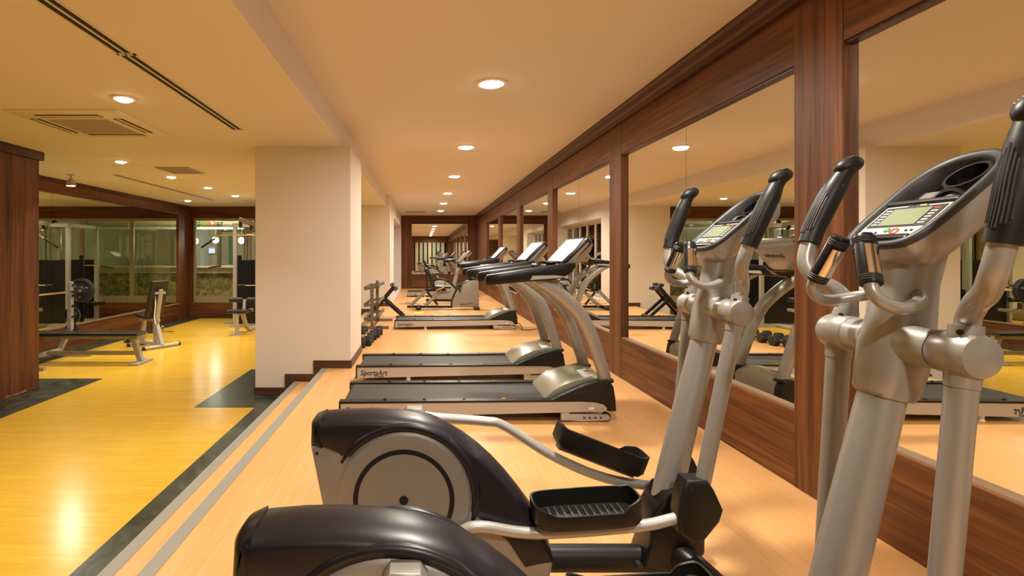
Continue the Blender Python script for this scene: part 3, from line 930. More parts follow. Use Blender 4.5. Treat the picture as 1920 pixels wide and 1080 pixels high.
            for k in range(5):
                q = -0.022 + k * 0.009
                c0 = Vector((k0[0] + 0.004 + q * 0.9, s * (0.265 + fl_), k0[1] + 0.0235 + q * 0.45 - abs(q) * 0.25))
                MB().cyl(c0 - Vector((0, 0.016, 0)), c0 + Vector((0, 0.016, 0)), 0.0022, seg=6).build('grip_ridge', 'groove', gr)
        # lower link, joint housing, pedal tube, pedal
        l0, l1 = (HUB[0] - 0.004, HUB[1] - 0.03), cfg['link']
        d0 = Vector((l1[0] - l0[0], 0, l1[1] - l0[1])).normalized()
        MB().cyl((l0[0], y, l0[1]), (l0[0] + d0.x * 0.035, y, l0[1] + d0.z * 0.035), 0.03, 0.028).build('arm_socket', 'silver', t, ang=50)
        MB().cyl((l0[0], y, l0[1]), (l1[0], y, l1[1] - 0.02), 0.0265, 0.0255, seg=20).build('lower_link', 'silver', t)
        hx, hz = cfg['house']
        hs = [(hx - 0.045, hz + 0.100), (hx + 0.028, hz + 0.098), (hx + 0.052, hz + 0.062), (hx + 0.082, hz - 0.005), (hx + 0.070, hz - 0.045),
              (hx + 0.012, hz - 0.115), (hx - 0.03, hz - 0.112), (hx - 0.068, hz - 0.085), (hx - 0.072, hz - 0.01), (hx - 0.060, hz + 0.055)]
        h = MB().soft_prism(hs, y - s * 0.004, 0.038, 0.014, None, steps=4).build('joint_housing', 'black', t, ang=45)
        MB().cyl((hx + 0.018, y + s * 0.032, hz - 0.075), (hx + 0.018, y + s * 0.0352, hz - 0.075), 0.006, seg=10).build('screw', 'text', h)
        MB().cyl((hx - 0.03, y + s * 0.030, hz + 0.07), (hx - 0.03, y + s * 0.0352, hz + 0.07), 0.005, seg=10).build('screw', 'text', h)
        tp = [(x, s * (0.185 if i < 2 else 0.17 if i < 4 else 0.155), z) for i, (x, z) in enumerate(cfg['tube'])]
        MB().tube(tp, 0.0195, 16, sub=6).build('pedal_tube', 'silver_l', t, ang=60)
        pcx, pcz, tl = cfg['pedal']
        pedal_parts(t, pcx, s * 0.15, pcz + 0.032, tl, s)
        # crank
        c1 = cfg['tube'][0]
        cr = MB().soft_prism([(c1[0] - 0.04, c1[1] - 0.035), (c1[0] + 0.04, c1[1] - 0.035), (c1[0] + 0.045, c1[1] + 0.015), (c1[0] + 0.03, c1[1] + 0.035), (c1[0] - 0.03, c1[1] + 0.035), (c1[0] - 0.045, c1[1] + 0.015)],
                             s * 0.168, 0.03, 0.008, None, steps=3).build('crank_block', 'silver_d', t, ang=45)
    # --- fixed handlebars with pulse grips
    for s in (-1, 1):
        pts = [(1.10, s * 0.045, 1.172), (1.068, s * 0.082, 1.158), (1.015, s * 0.10, 1.147), (0.978, s * 0.097, 1.158), (0.963, s * 0.088, 1.182), (0.966, s * 0.080, 1.20)]
        MB().tube(pts, 0.0135, 14, sub=6).build('fixed_handlebar', 'silver', t, ang=60)
        g0, g1 = Vector((0.966, s * 0.081, 1.194)), Vector((0.990, s * 0.032, 1.303))
        dv = g1 - g0
        pg = MB().lathe(g0, dv, [(0.014, 0), (0.0215, 0.003), (0.0215, 0.115), (0.018, 0.122), (0.0, 0.124)], 24).build('pulse_grip', 'gloss', t, ang=50)
        # chrome plates on the outer sides
        ax = dv.normalized()
        for q in (-1, 1):
            sd = Vector((0.25, q * 1.0, 0)); sd = (sd - ax * sd.dot(ax)).normalized(); ot = ax.cross(sd)
            secs = []
            for h in (0.022, 0.092):
                secs.append([g0 + ax * h + (sd * math.cos(b_) + ot * math.sin(b_)) * 0.0222 for b_ in [math.radians(v) for v in range(-60, 61, 15)]])
            sec2 = [[p for p in sc] for sc in secs]
            MB().loft(secs, caps=False, closed=False).build('sensor_plate', 'chrome', pg, ang=80)
        for h in (0.008, 0.013, 0.018, 0.100, 0.105, 0.110):
            MB().lathe(g0 + ax * h, ax, [(0.0215, 0), (0.0226, 0.0008), (0.0226, 0.002), (0.0215, 0.003)], 24).build('grip_ring', 'groove', pg)
    # --- console
    tl = math.radians(40.5)
    eu = Vector((math.cos(tl), 0, math.sin(tl))); en = Vector((-math.sin(tl), 0, math.cos(tl))); ev = Vector((0, 1, 0))
    O = Vector((1.035, 0, 1.275))
    def Q(u, v, n):
        return O + eu * u + ev * v + en * n
    LEN, HW = 0.335, 0.105
    def outline(off, n=56):
        r = []
        for k in range(n):
            g = 2 * PI * k / n
            c, s_ = math.cos(g), math.sin(g)
            e = 0.46 if c < 0 else 0.62
            r.append((LEN / 2 + (LEN / 2 + off) * math.copysign(abs(c) ** e, c), (HW + off) * math.copysign(abs(s_) ** (0.46 if c < 0 else 0.8), s_)))
        return r
    def sec(off, n_, sh=0.0):
        return [Q(u + sh, v, n_) for u, v in outline(off)]
    MB().loft([sec(-0.05, -0.085, 0.01), sec(-0.02, -0.075), sec(-0.004, -0.05), sec(0.0, -0.02), sec(-0.001, -0.001), sec(-0.012, -0.002), sec(-0.014, -0.040)]).build('console_shell', 'silver', t, ang=60)
    con = MB().loft([sec(0.0, -0.004), sec(0.003, 0.006), sec(-0.002, 0.013), sec(-0.012, 0.012), sec(-0.019, 0.004), sec(-0.020, -0.038)], caps=False).build('console_rim', 'rim', t, ang=70)
    MB().loft([sec(-0.017, -0.0385), sec(-0.017, -0.034)]).build('console_tray', 'gloss', con)
    def plate(u0, u1, v0, v1, n0, n1):
        return MB().add([Q(u, v, n_) for u in (u0, u1) for v in (v0, v1) for n_ in (n0, n1)],
                        [(0, 1, 3, 2), (4, 6, 7, 5), (0, 4, 5, 1), (2, 3, 7, 6), (0, 2, 6, 4), (1, 5, 7, 3)])
    plate(0.035, 0.150, -0.084, 0.084, -0.036, 0.005).build('control_panel', 'overlay', con, bevel=0.002)
    plate(0.070, 0.142, -0.075, 0.075, 0.005, 0.0065).build('display_bezel', 'lcd_dark', con)
    plate(0.074, 0.134, -0.048, 0.048, 0.0065, 0.0078).build('display', 'lcd', con)
    def button(u, v, r, h, m_):
        c = Q(u, v, 0.005)
        MB().lathe(c, en, [(r, 0), (r, h), (r * 0.8, h + 0.001), (0, h + 0.0012)], 18).build('button', m_, con)
    button(0.053, -0.016, 0.0105, 0.002, 'red'); button(0.058, 0.006, 0.007, 0.002, 'greenb')
    for v in (0.03, 0.043, 0.056):
        button(0.05, v, 0.003, 0.0015, 'text')
    for v in (-0.045, -0.058):
        button(0.055, v, 0.003, 0.0015, 'text')
    for k in range(6):
        u = 0.078 + k * 0.010
        plate(u, u + 0.004, 0.053, 0.068, 0.0065, 0.0072).build('key_mark', 'white', con)
        plate(u, u + 0.004, -0.068, -0.053, 0.0065, 0.0072).build('key_mark', 'white' if k < 5 else 'red', con)
    plate(0.144, 0.149, -0.02, -0.005, 0.005, 0.006).build('brand_mark', 'amber', con)
    plate(0.020, 0.036, -0.075, 0.075, -0.036, 0.014).build('console_ledge', 'gloss', con, bevel=0.004)
    plate(0.152, 0.166, -0.088, 0.088, -0.036, 0.011).build('tray_divider', 'black', con, bevel=0.004)
    plate(0.166, 0.235, -0.084, 0.084, -0.034, -0.022).build('tray_floor', 'rack', con)
    # bottle well and holder clip in the tray
    c = Q(0.262, -0.018, -0.034)
    MB().lathe(c, en, [(0.046, 0), (0.046, 0.032), (0.039, 0.032), (0.037, 0.004)], 28).build('bottle_holder', 'gloss', con, ang=50)
    MB().tube([Q(0.185, 0.02, -0.018), Q(0.195, -0.01, -0.004), Q(0.20, -0.04, -0.002), Q(0.19, -0.07, -0.016)], 0.007, 8).build('holder_clip', 'gloss', con)
    # lettering between display and divider
    o = text('brand_text', 'SportsArt', 0.013, 'text', con, Q(0.1435, -0.0, 0.0056), (0, 0, 0), depth=0.0003, shear=0.2, bold=0.0003, align='CENTER')
    rm = Matrix((( -ev.x, eu.x, en.x), (-ev.y, eu.y, en.y), (-ev.z, eu.z, en.z)))
    o.rotation_euler = rm.to_euler()
    return t

E1 = elliptical('grey elliptical trainer standing between the first treadmill and another elliptical', (0, 2.01, 0), DOWN, UP, 2.0, -2.0)
E0 = elliptical('grey elliptical trainer at the end of the row, second from the treadmills', (0, 1.23, 0), UP, DOWN2, -10.0, 5.0, 0.03)

# ------------------------------------------------------------------ treadmills
def treadmill(label, loc, low=False):
    t = thing('treadmill', label, 'treadmill', loc)
    X0, X1, W = -0.632, 1.45, 0.33
    for s in (-1, 1):
        yo, yi = s * W, s * (W - 0.075)
        a, b = min(yo, yi), max(yo, yi)
        # silver side panel with a rounded front, black foot rail on top
        side = [(X0 + 0.012, 0.036), (1.34, 0.083), (1.372, 0.092), (1.385, 0.11), (1.36, 0.135), (1.30, 0.152), (1.2, 0.158), (X0 + 0.012, 0.142)]
        sp = MB().prism(side, a + 0.004, b - 0.004).build('side_panel', 'silver_l', t, bevel=0.002)
        if s < 0:
            text('brand_text', 'SportsArt', 0.072, 'text', sp, (X0 + 0.045, yo + 0.0035, 0.066), TXT_FRONT, shear=0.22, bold=0.0012, stretch=0.92)
            text('brand_text', 'FITNESS', 0.021, 'text', sp, (X0 + 0.185, yo + 0.0035, 0.046), TXT_FRONT, bold=0.0004, stretch=1.25)
            B(1.245, 1.285, yo + 0.0032, yo + 0.004, 0.098, 0.117).build('sticker', 'white', sp)
        MB().prism([(X0, 0.034), (X0 + 0.014, 0.034), (X0 + 0.014, 0.141), (1.12, 0.157), (1.12, 0.172), (X0, 0.160)], a, b).build('foot_rail', 'black', t, bevel=0.004)
        for k in range(5):
            xx = -0.3 + k * 0.3
            MB().box(xx, xx + 0.025, s * (W - 0.045) - 0.006, s * (W - 0.045) + 0.006, 0.160, 0.1735).build('rail_mark', 'amber' if k == 3 else 'groove', t)
        # black side cover at the front
        cov = [(0.955, 0.166), (1.03, 0.205), (1.12, 0.245), (1.22, 0.285), (1.32, 0.312), (1.395, 0.325), (1.43, 0.27), (1.445, 0.18), (1.45, 0.088), (1.39, 0.086),
               (1.385, 0.12), (1.35, 0.148), (1.28, 0.163), (1.1, 0.166)]
        c = MB().prism(cov, a - 0.004 if s < 0 else a, b if s < 0 else b + 0.004).build('side_cover', 'black', t, bevel=0.007, seg=3)
        for k in range(9):
            xx = 1.135 + k * 0.024
            MB().bar((xx, s * (W + 0.0035), 0.214 + k * 0.003), (xx + 0.008, s * (W + 0.0035), 0.232 + k * 0.0035), 0.003, 0.011, up=(1, 0, 0)).build('vent_slit', 'text', c)
        MB().bar((1.0, s * (W + 0.0045), 0.186), (1.39, s * (W + 0.0045), 0.252), 0.004, 0.004).build('cover_crease', 'gloss', c)
        # uprights
        yu = s * 0.275
        up = [(1.385, yu, 0.30), (1.368, yu, 0.38), (1.328, yu, 0.50), (1.272, yu, 0.66), (1.19, yu, 0.815), (1.077, yu, 0.928), (0.964, yu, 1.013), (0.88, yu, 1.06), (0.82, yu, 1.08)]
        MB().tube(up, [0.048, 0.047, 0.048, 0.052, 0.054, 0.054, 0.052, 0.046, 0.04], 18, sub=5, flat=(0.72, 1.0)).build('upright', 'silver', t, ang=60)
        MB().lathe((1.387, yu, 0.295), (-0.1, 0, 1), [(0.062, 0), (0.062, 0.012), (0.054, 0.022)], 24).build('upright_collar', 'black', t)
        # arm rest
        ya = s * 0.30
        secs = []
        for (x, z0, z1, w) in ((0.470, 1.045, 1.085, 0.030), (0.482, 1.030, 1.108, 0.036), (0.60, 1.040, 1.130, 0.040), (0.80, 1.060, 1.160, 0.044),
                               (0.95, 1.068, 1.180, 0.048), (1.05, 1.085, 1.195, 0.050), (1.11, 1.13, 1.20, 0.050), (1.14, 1.165, 1.20, 0.046)):
            r = []
            zc, hz = (z0 + z1) / 2, (z1 - z0) / 2
            for k in range(16):
                g = 2 * PI * k / 16
                cc, ss = math.cos(g), math.sin(g)
                r.append((x, ya + w * math.copysign(abs(cc) ** 0.38, cc), zc + hz * math.copysign(abs(ss) ** 0.38, ss)))
            secs.append(r)
        ar = MB().loft(secs).build('arm_rest', 'gloss', t, ang=50)
        acc = [(0.80, 1.072), (1.02, 1.088), (1.075, 1.098), (0.99, 1.108), (0.82, 1.104)]
        MB().prism(acc, ya + s * 0.036, ya + s * 0.0515).build('accent_strip', 'silver_l', ar, bevel=0.002)
        # rear levelling foot and front lift bracket
        MB().lathe((-0.11, s * 0.285, 0.0), (0, 0, 1), [(0.026, 0), (0.028, 0.008), (0.018, 0.02), (0.022, 0.026), (0.024, 0.07)], 16).build('rear_foot', 'white', t)
        lv = [(1.045, 0.010), (1.06, 0.062), (1.10, 0.064), (1.30, 0.060), (1.395, 0.056), (1.415, 0.034), (1.395, 0.012), (1.2, 0.004), (1.10, 0.012)]
        ya0 = s * 0.30
        lf_ = MB().prism(lv, ya0 - 0.012, ya0 + 0.012).build('lift_lever', 'silver_l', t, bevel=0.002)
        for k in range(4):
            MB().cyl((1.215 + k * 0.042, ya0 - 0.0135, 0.033), (1.215 + k * 0.042, ya0 + 0.0135, 0.033), 0.008, seg=12).build('painted_lever_hole', 'text', lf_)  # raised black discs, coloured to look like the dark inside drilled holes
        MB().box(1.04, 1.10, ya0 - 0.018, ya0 + 0.018, 0.015, 0.095).build('lever_pivot', 'silver_l', lf_, bevel=0.003)
        MB().cyl((1.388, ya0 - 0.03 * s, 0.034), (1.388, ya0 - 0.005 * s, 0.034), 0.034, seg=24).build('wheel', 'rubber', t)
    # deck, belt, rear roller
    B(X0 + 0.06, 1.30, -0.26, 0.26, 0.085, 0.138).build('deck', 'black', t)
    bl = B(X0 + 0.045, 1.15, -0.252, 0.252, 0.139, 0.150).build('belt', 'belt', t, bevel=0.004)
    MB().cyl((X0 + 0.05, -0.25, 0.118), (X0 + 0.05, 0.25, 0.118), 0.031).build('rear_roller', 'belt', t)
    # motor hood between the side covers
    hp = [(0.935, 0.152), (0.945, 0.175), (1.0, 0.225), (1.07, 0.265), (1.15, 0.295), (1.25, 0.315), (1.33, 0.32), (1.40, 0.305), (1.435, 0.25), (1.45, 0.09), (1.0, 0.09)]
    secs = []
    for y in (-0.256, -0.2, -0.1, 0, 0.1, 0.2, 0.256):
        bow = 0.014 * (1 - (y / 0.256) ** 2)
        secs.append([(x - (bow * 0.3 if x < 1.0 else 0), y, z + (bow if 1.0 < x < 1.42 and z > 0.2 else 0)) for x, z in hp])
    h = MB().loft(secs).build('motor_hood', 'hood', t, ang=40)
    MB().box(-0.045, 0.045, -0.001, 0.001, -0.001, 0.001)
    lab = B(-0.036, 0.036, -0.10, 0.10, 0.0, 0.002).build('hood_badge', 'white', h, bevel=0.0008)
    lab.location = (1.275, -0.12, 0.328); lab.rotation_euler = (0.07, -0.16, 0)
    text('brand_text', 'SportsArt', 0.042, 'text', h, (1.288, -0.035, 0.3325), (0.07, -0.16, -PI / 2), shear=0.2, bold=0.0006)
    gb = MB().lathe((0, 0, 0), (0, 0, 1), [(0.022, 0), (0.022, 0.003), (0.0, 0.004)], 20).build('hood_emblem', 'greenb', h)
    gb.location = (1.26, 0.02, 0.330); gb.rotation_euler = (0, -0.16, 0)
    # console: cross deck, tilted panel, backing shell
    B(1.02, 1.15, -0.27, 0.27, 1.12, 1.195).build('cross_deck', 'gloss', t, bevel=0.02, seg=3)
    MB().bar((1.0, 0, 1.198), (1.12, 0, 1.212), 0.36, 0.012).build('reading_ledge', 'black', t, bevel=0.004)
    MB().box(0.93, 0.99, -0.05, 0.05, 1.165, 1.21).build('sensor_bar', 'gloss', t, bevel=0.01)
    MB().cyl((0.95, -0.27, 1.17), (0.95, 0.27, 1.17), 0.02, seg=14).build('cross_bar', 'gloss', t)
    tl = math.radians(47)
    eu = Vector((math.cos(tl), 0, math.sin(tl))); en = Vector((-math.sin(tl), 0, math.cos(tl)))
    O = Vector((1.065, 0, 1.185))
    def Q(u, v, n):
        return O + eu * u + Vector((0, v, 0)) + en * n
    def rr(u0, u1, w0, w1, r, n_):
        pts = []
        for (u, v, a0) in ((u1, w1, 0), (u1, -w1, -90), (u0, -w0, -180), (u0, w0, -270)):
            cu, cv = (u - r if u == u1 else u + r), (v - r if v > 0 else v + r)
            for k in range(5):
                a = math.radians(a0 - k * 22.5 + 90)
                pts.append(Q(cu + r * math.sin(a), cv + r * math.cos(a), n_) if False else Q(cu + r * math.cos(math.radians(a0 + 90 - k * 22.5 - 0) - PI / 2 + 0), cv + r * math.sin(math.radians(a0 + 90 - k * 22.5)), n_) if False else (cu, cv, r, a0, k))
        out = []
        for cu, cv, r_, a0, k in pts:
            a = math.radians(a0 + 90 - k * 22.5)      # sweeps each corner by a quarter turn
            out.append(Q(cu + r_ * math.cos(a), cv + r_ * math.sin(a), n_))
        return out
    MB().loft([rr(0.0, 0.285, 0.27, 0.29, 0.03, -0.045), rr(0.0, 0.29, 0.28, 0.30, 0.035, -0.01), rr(0.0, 0.29, 0.28, 0.30, 0.035, 0.005), rr(0.008, 0.28, 0.27, 0.29, 0.03, 0.014)]).build('console', 'gloss', t, ang=50)
    MB().loft([rr(0.022, 0.262, 0.232, 0.245, 0.012, 0.0135), rr(0.022, 0.262, 0.232, 0.245, 0.012, 0.0155)]).build('console_overlay', 'overlay', t, ang=50)
    ov = t.children[-1]
    for i in range(3):
        for k in range(7):
            v = -0.19 + k * 0.062
            u = 0.04 + i * 0.022
            MB().add([Q(u + a, v + b, n_) for a in (0, 0.012) for b in (0, 0.04) for n_ in (0.0155, 0.0163)],
                     [(0, 1, 3, 2), (4, 6, 7, 5), (0, 4, 5, 1), (2, 3, 7, 6), (0, 2, 6, 4), (1, 5, 7, 3)]).build('key', 'red' if (i == 0 and k == 3) else 'silver_l', ov)
    MB().loft([rr(0.03, 0.26, 0.20, 0.20, 0.04, -0.10), rr(0.01, 0.28, 0.26, 0.26, 0.04, -0.07), rr(0.0, 0.288, 0.285, 0.295, 0.04, -0.03), rr(0.0, 0.29, 0.283, 0.299, 0.035, -0.012)]).build('console_back', 'silver', t, ang=50)
    bk = t.children[-1]
    o = text('brand_text', 'SportsArt', 0.06, 'text', bk, Q(0.17, 0.0, -0.1012), (0, 0, 0), shear=0.2, bold=0.001, align='CENTER')
    xa, za = Vector((0, 1, 0)), -en
    ya_ = za.cross(xa)
    o.rotation_euler = Matrix(((xa.x, ya_.x, za.x), (xa.y, ya_.y, za.y), (xa.z, ya_.z, za.z))).to_euler()
    return t

treadmill('black and silver treadmill next to the elliptical trainers', (0.0, 4.33, 0))
T = treadmill('black and silver treadmill beside the white column, second from the ellipticals', (-0.035, 5.62, 0))
dup(T, None, (0.15, 9.33, 0), 0, 'black and silver treadmill standing between the dumbbell rack and the recumbent bike')
dup(T, None, (0.17, 16.3, 0), 0, 'treadmill in the background beyond the exercise bikes near the end wall')

# ------------------------------------------------------------------ exercise bikes
t = thing('recumbent_bike', 'recumbent exercise bike with black seat behind the third treadmill', 'exercise bike', (0, 12.4, 0))
cov = [(0.66, 0.05), (0.675, 0.18), (0.704, 0.278), (0.75, 0.385), (0.813, 0.477), (0.89, 0.56), (0.975, 0.621), (1.06, 0.662), (1.138, 0.685), (1.282, 0.69), (1.285, 0.30), (1.30, 0.05)]
c = MB().soft_prism(cov, 0, 0.11, 0.02, None, steps=3).build('drive_cover', 'silver_d', t, ang=45)
text('brand_text', 'SportsArt', 0.07, 'text', c, (0.86, -0.1106, 0.095), (PI / 2, -0.12, 0), shear=0.2, bold=0.001)
MB().tube([(0.665, 0, 0.06), (0.675, 0, 0.18), (0.704, 0, 0.278), (0.75, 0, 0.385), (0.813, 0, 0.477), (0.89, 0, 0.56), (0.975, 0, 0.621), (1.06, 0, 0.662), (1.138, 0, 0.685), (1.282, 0, 0.692)],
          0.028, 10, sub=3, flat=(4.05, 1)).build('cover_trim', 'black', t, ang=60)
B(-0.37, 0.70, -0.04, 0.04, 0.03, 0.085).build('base_rail', 'black', t, bevel=0.01)
for x in (-0.10, 1.23):
    MB().cyl((x, -0.27, 0.035), (x, 0.27, 0.035), 0.035, seg=14).build('stabiliser', 'black', t)
    for s in (-1, 1):
        MB().sphere((x, s * 0.27, 0.038), (0.07, 0.04, 0.038), 12, 8).build('foot', 'rubber', t)
for (a, b) in (((-0.29, 0.085), (0.06, 0.43)), ((0.05, 0.085), (0.43, 0.44))):
    for y in (-0.06,):
        MB().tube([(a[0], y, a[1]), (b[0], y, b[1])], 0.04, 14, smooth=False, flat=(0.6, 1)).build('frame_strut', 'silver_d', t)
MB().tube([(0.10, 0.03, 0.40), (0.34, 0.03, 0.10)], 0.025, smooth=False).build('frame_strut', 'black', t)
B(0.03, 0.50, -0.05, 0.05, 0.42, 0.47).build('seat_rail', 'black', t, bevel=0.008)
MB().soft_prism([(0.20, 0.47), (0.64, 0.49), (0.65, 0.545), (0.40, 0.555), (0.20, 0.56)], 0, 0.21, 0.035, None, steps=4).build('seat', 'vinyl', t, ang=50)
MB().soft_prism([(0.20, 0.56), (0.275, 0.58), (0.235, 0.70), (0.16, 0.86), (0.105, 0.955), (0.05, 0.965), (0.045, 0.91), (0.10, 0.75)], 0, 0.21, 0.03, None, steps=4).build('backrest', 'vinyl', t, ang=50)
MB().bar((0.10, 0, 0.43), (0.07, 0, 0.85), 0.12, 0.03, up=(1, 0, 0)).build('backrest_post', 'black', t, bevel=0.006)
for s in (-1, 1):
    MB().tube([(0.30, s * 0.24, 0.46), (0.42, s * 0.27, 0.50), (0.52, s * 0.27, 0.58), (0.50, s * 0.27, 0.65)], 0.016, 10).build('side_handle', 'chrome', t)
    MB().tube([(0.85, s * 0.13, 0.40), (0.92 + s * 0.08, s * 0.15, 0.45 - s * 0.12)], 0.016, 8, smooth=False).build('crank_arm', 'black', t)
    MB().box(0.86 + s * 0.08, 0.98 + s * 0.08, s * 0.16 - 0.045, s * 0.16 + 0.045, 0.43 - s * 0.12, 0.465 - s * 0.12).build('pedal', 'black', t, bevel=0.008)
MB().tube([(1.08, 0, 0.66), (1.10, 0, 0.80), (1.17, 0, 0.92)], [0.05, 0.04, 0.035], 12).build('console_post', 'black', t)
MB().soft_prism([(1.05, 0.80), (1.10, 0.79), (1.20, 0.98), (1.16, 1.0)], 0, 0.16, 0.012, None, steps=3).build('console', 'gloss', t, ang=45)
MB().bar((1.043, 0, 0.82), (1.13, 0, 0.98), 0.2, 0.004, up=(-1, 0, 0.5)).build('display', 'lcd', t)
MB().tube([(1.02, -0.24, 0.86), (1.10, -0.2, 0.82), (1.12, 0, 0.80), (1.10, 0.2, 0.82), (1.02, 0.24, 0.86)], 0.015, 10).build('handlebar', 'black', t)

t = thing('upright_bike', 'upright exercise bike with small saddle behind the recumbent bike', 'exercise bike', (0.18, 14.0, 0))
cov = [(0.02, 0.10), (0.05, 0.46), (0.15, 0.60), (0.35, 0.60), (0.52, 0.52), (0.66, 0.38), (0.76, 0.22), (0.80, 0.10)]
c = MB().soft_prism(cov, 0, 0.11, 0.03, None, steps=3).build('drive_cover', 'silver_d', t, ang=45)
text('brand_text', 'SportsArt', 0.07, 'text', c, (0.28, -0.1106, 0.25), (PI / 2, -0.1, 0), shear=0.2, bold=0.001)
MB().tube([(0.04, 0, 0.44), (0.15, 0, 0.60), (0.35, 0, 0.605), (0.52, 0, 0.525), (0.66, 0, 0.385), (0.77, 0, 0.22)], 0.04, 10, sub=4, flat=(2.9, 1)).build('cover_trim', 'black', t, ang=60)
B(-0.10, 0.95, -0.04, 0.04, 0.04, 0.11).build('base_rail', 'black', t, bevel=0.01)
for x in (-0.05, 0.92):
    MB().cyl((x, -0.26, 0.035), (x, 0.26, 0.035), 0.035, seg=14).build('stabiliser', 'black', t)
MB().cyl((0.24, 0, 0.58), (0.20, 0, 0.74), 0.025).build('seat_post', 'chrome', t)
MB().loft([[(0.08, -0.11, 0.74), (0.08, 0.11, 0.74), (0.08, 0.11, 0.79), (0.08, -0.11, 0.79)], [(0.20, -0.09, 0.73), (0.20, 0.09, 0.73), (0.20, 0.09, 0.79), (0.20, -0.09, 0.79)],
           [(0.36, -0.03, 0.74), (0.36, 0.03, 0.74), (0.36, 0.03, 0.775), (0.36, -0.03, 0.775)]]).build('saddle', 'vinyl', t, bevel=0.015, seg=3)
MB().tube([(0.62, 0, 0.40), (0.72, 0, 0.80), (0.80, 0, 1.10)], [0.06, 0.05, 0.045], 14).build('front_post', 'silver', t)
MB().soft_prism([(0.72, 1.10), (0.80, 1.06), (0.98, 1.28), (0.92, 1.33)], 0, 0.14, 0.015, None, steps=3).build('console', 'silver_d', t, ang=45)
for s in (-1, 1):
    MB().tube([(0.78, s * 0.03, 1.06), (0.72, s * 0.2, 1.05), (0.60, s * 0.24, 1.08), (0.50, s * 0.24, 1.12)], 0.016, 10).build('handlebar', 'black', t)
    MB().box(0.36 + s * 0.1, 0.48 + s * 0.1, s * 0.16 - 0.045, s * 0.16 + 0.045, 0.30 - s * 0.14, 0.335 - s * 0.14).build('pedal', 'black', t, bevel=0.008)
    MB().bar((0.42, s * 0.125, 0.32), (0.42 + s * 0.1, s * 0.135, 0.32 - s * 0.14), 0.02, 0.03).build('crank_arm', 'black', t)

# ------------------------------------------------------------------ yellow floor strips, cords
for (x, y, l) in ((-0.09, 11.55, 'lime yellow strip lying on the floor just behind the third treadmill'), (-0.13, 13.1, 'lime yellow strip lying on the floor behind the recumbent bike')):
    tag(B(x - 0.1, x + 0.1, y - 0.14, y + 0.14, 0.0, 0.008).build('floor_strip', 'lime', None, bevel=0.002), l, 'floor strip')
def cord(label, pts, m_='text', r=0.006):
    tag(MB().tube(pts, r, 8).build('power_cord', m_), label, 'cord')
cord('thin black power cord trailing from the front of the third treadmill', [(1.62, 9.2, 0.10), (1.68, 9.2, 0.06), (1.70, 9.15, 0.008), (1.66, 9.0, 0.007), (1.75, 8.9, 0.007), (1.95, 9.05, 0.007), (2.01, 9.1, 0.05)])
cord('brown looped cord lying on the floor near the garden window', [(-0.6, 13.7, 0.007), (-0.35, 13.6, 0.007), (-0.2, 13.85, 0.007), (-0.38, 14.0, 0.007), (-0.45, 13.8, 0.014), (-0.1, 13.65, 0.007), (0.1, 13.75, 0.007)], 'rack')

# ------------------------------------------------------------------ dumbbells and rack
def dumb():
    t = thing('dumbbell', 'black hexagonal dumbbell in the floor row, right behind the white column', 'dumbbell', (0, 0, 0), 0, 'dumbbells on the floor behind the column')
    for s in (-1, 1):
        r = []
        for (x, rr) in ((0.065, 0.062), (0.075, 0.078), (0.15, 0.082), (0.165, 0.068)):
            r.append([(s * x, rr * math.cos(k * PI / 3), rr * math.sin(k * PI / 3)) for k in range(6)])
        MB().loft(r).build('weight_head', 'rubber', t, bevel=0.004)
    MB().tube([(-0.07, 0, 0), (-0.03, 0, 0), (0, 0, 0), (0.03, 0, 0), (0.07, 0, 0)], [0.013, 0.015, 0.017, 0.015, 0.013], 14).build('handle', 'chrome', t)
    return t
d0 = dumb()
ZD = 0.082 * math.sin(PI / 3)
spots = [(-0.945, 7.22, 0.06), (-0.875, 7.42, -0.1), (-0.87, 7.66, 0.05), (-0.85, 7.9, 0.15), (-0.82, 8.14, -0.08), (-0.80, 8.4, 0.1)]
d0.location = (spots[0][0], spots[0][1], ZD); d0.rotation_euler = (0, 0, spots[0][2])
for k, (x, y, a) in enumerate(spots[1:]):
    dup(d0, None, (x, y, ZD), a, 'black hexagonal dumbbell in the floor row, %s from the white column' % ORD[k + 1])

t = thing('dumbbell_rack', 'empty three-tier grey steel dumbbell rack beside the platform edge', 'rack', (-0.87, 9.65, 0))
for y in (-0.55, 0.52):
    MB().bar((0, y, 0.02), (0, y, 0.77), 0.055, 0.055, up=(0, 1, 0)).build('post', 'rack', t, bevel=0.003)
    B(-0.2, 0.29, y - 0.028, y + 0.028, 0.0, 0.045).build('foot', 'rack', t, bevel=0.003)
    for z in (0.70, 0.415, 0.18):
        MB().bar((-0.13, y, z - 0.02), (0.13, y, z + 0.02), 0.05, 0.045).build('arm', 'rack', t, bevel=0.003)
for z in (0.72, 0.435, 0.20):
    for x in (-0.115, 0.115):
        MB().bar((x, -0.62, z + x * 0.15), (x, 0.58, z + x * 0.15), 0.035, 0.035).build('rail', 'rack', t, bevel=0.003)

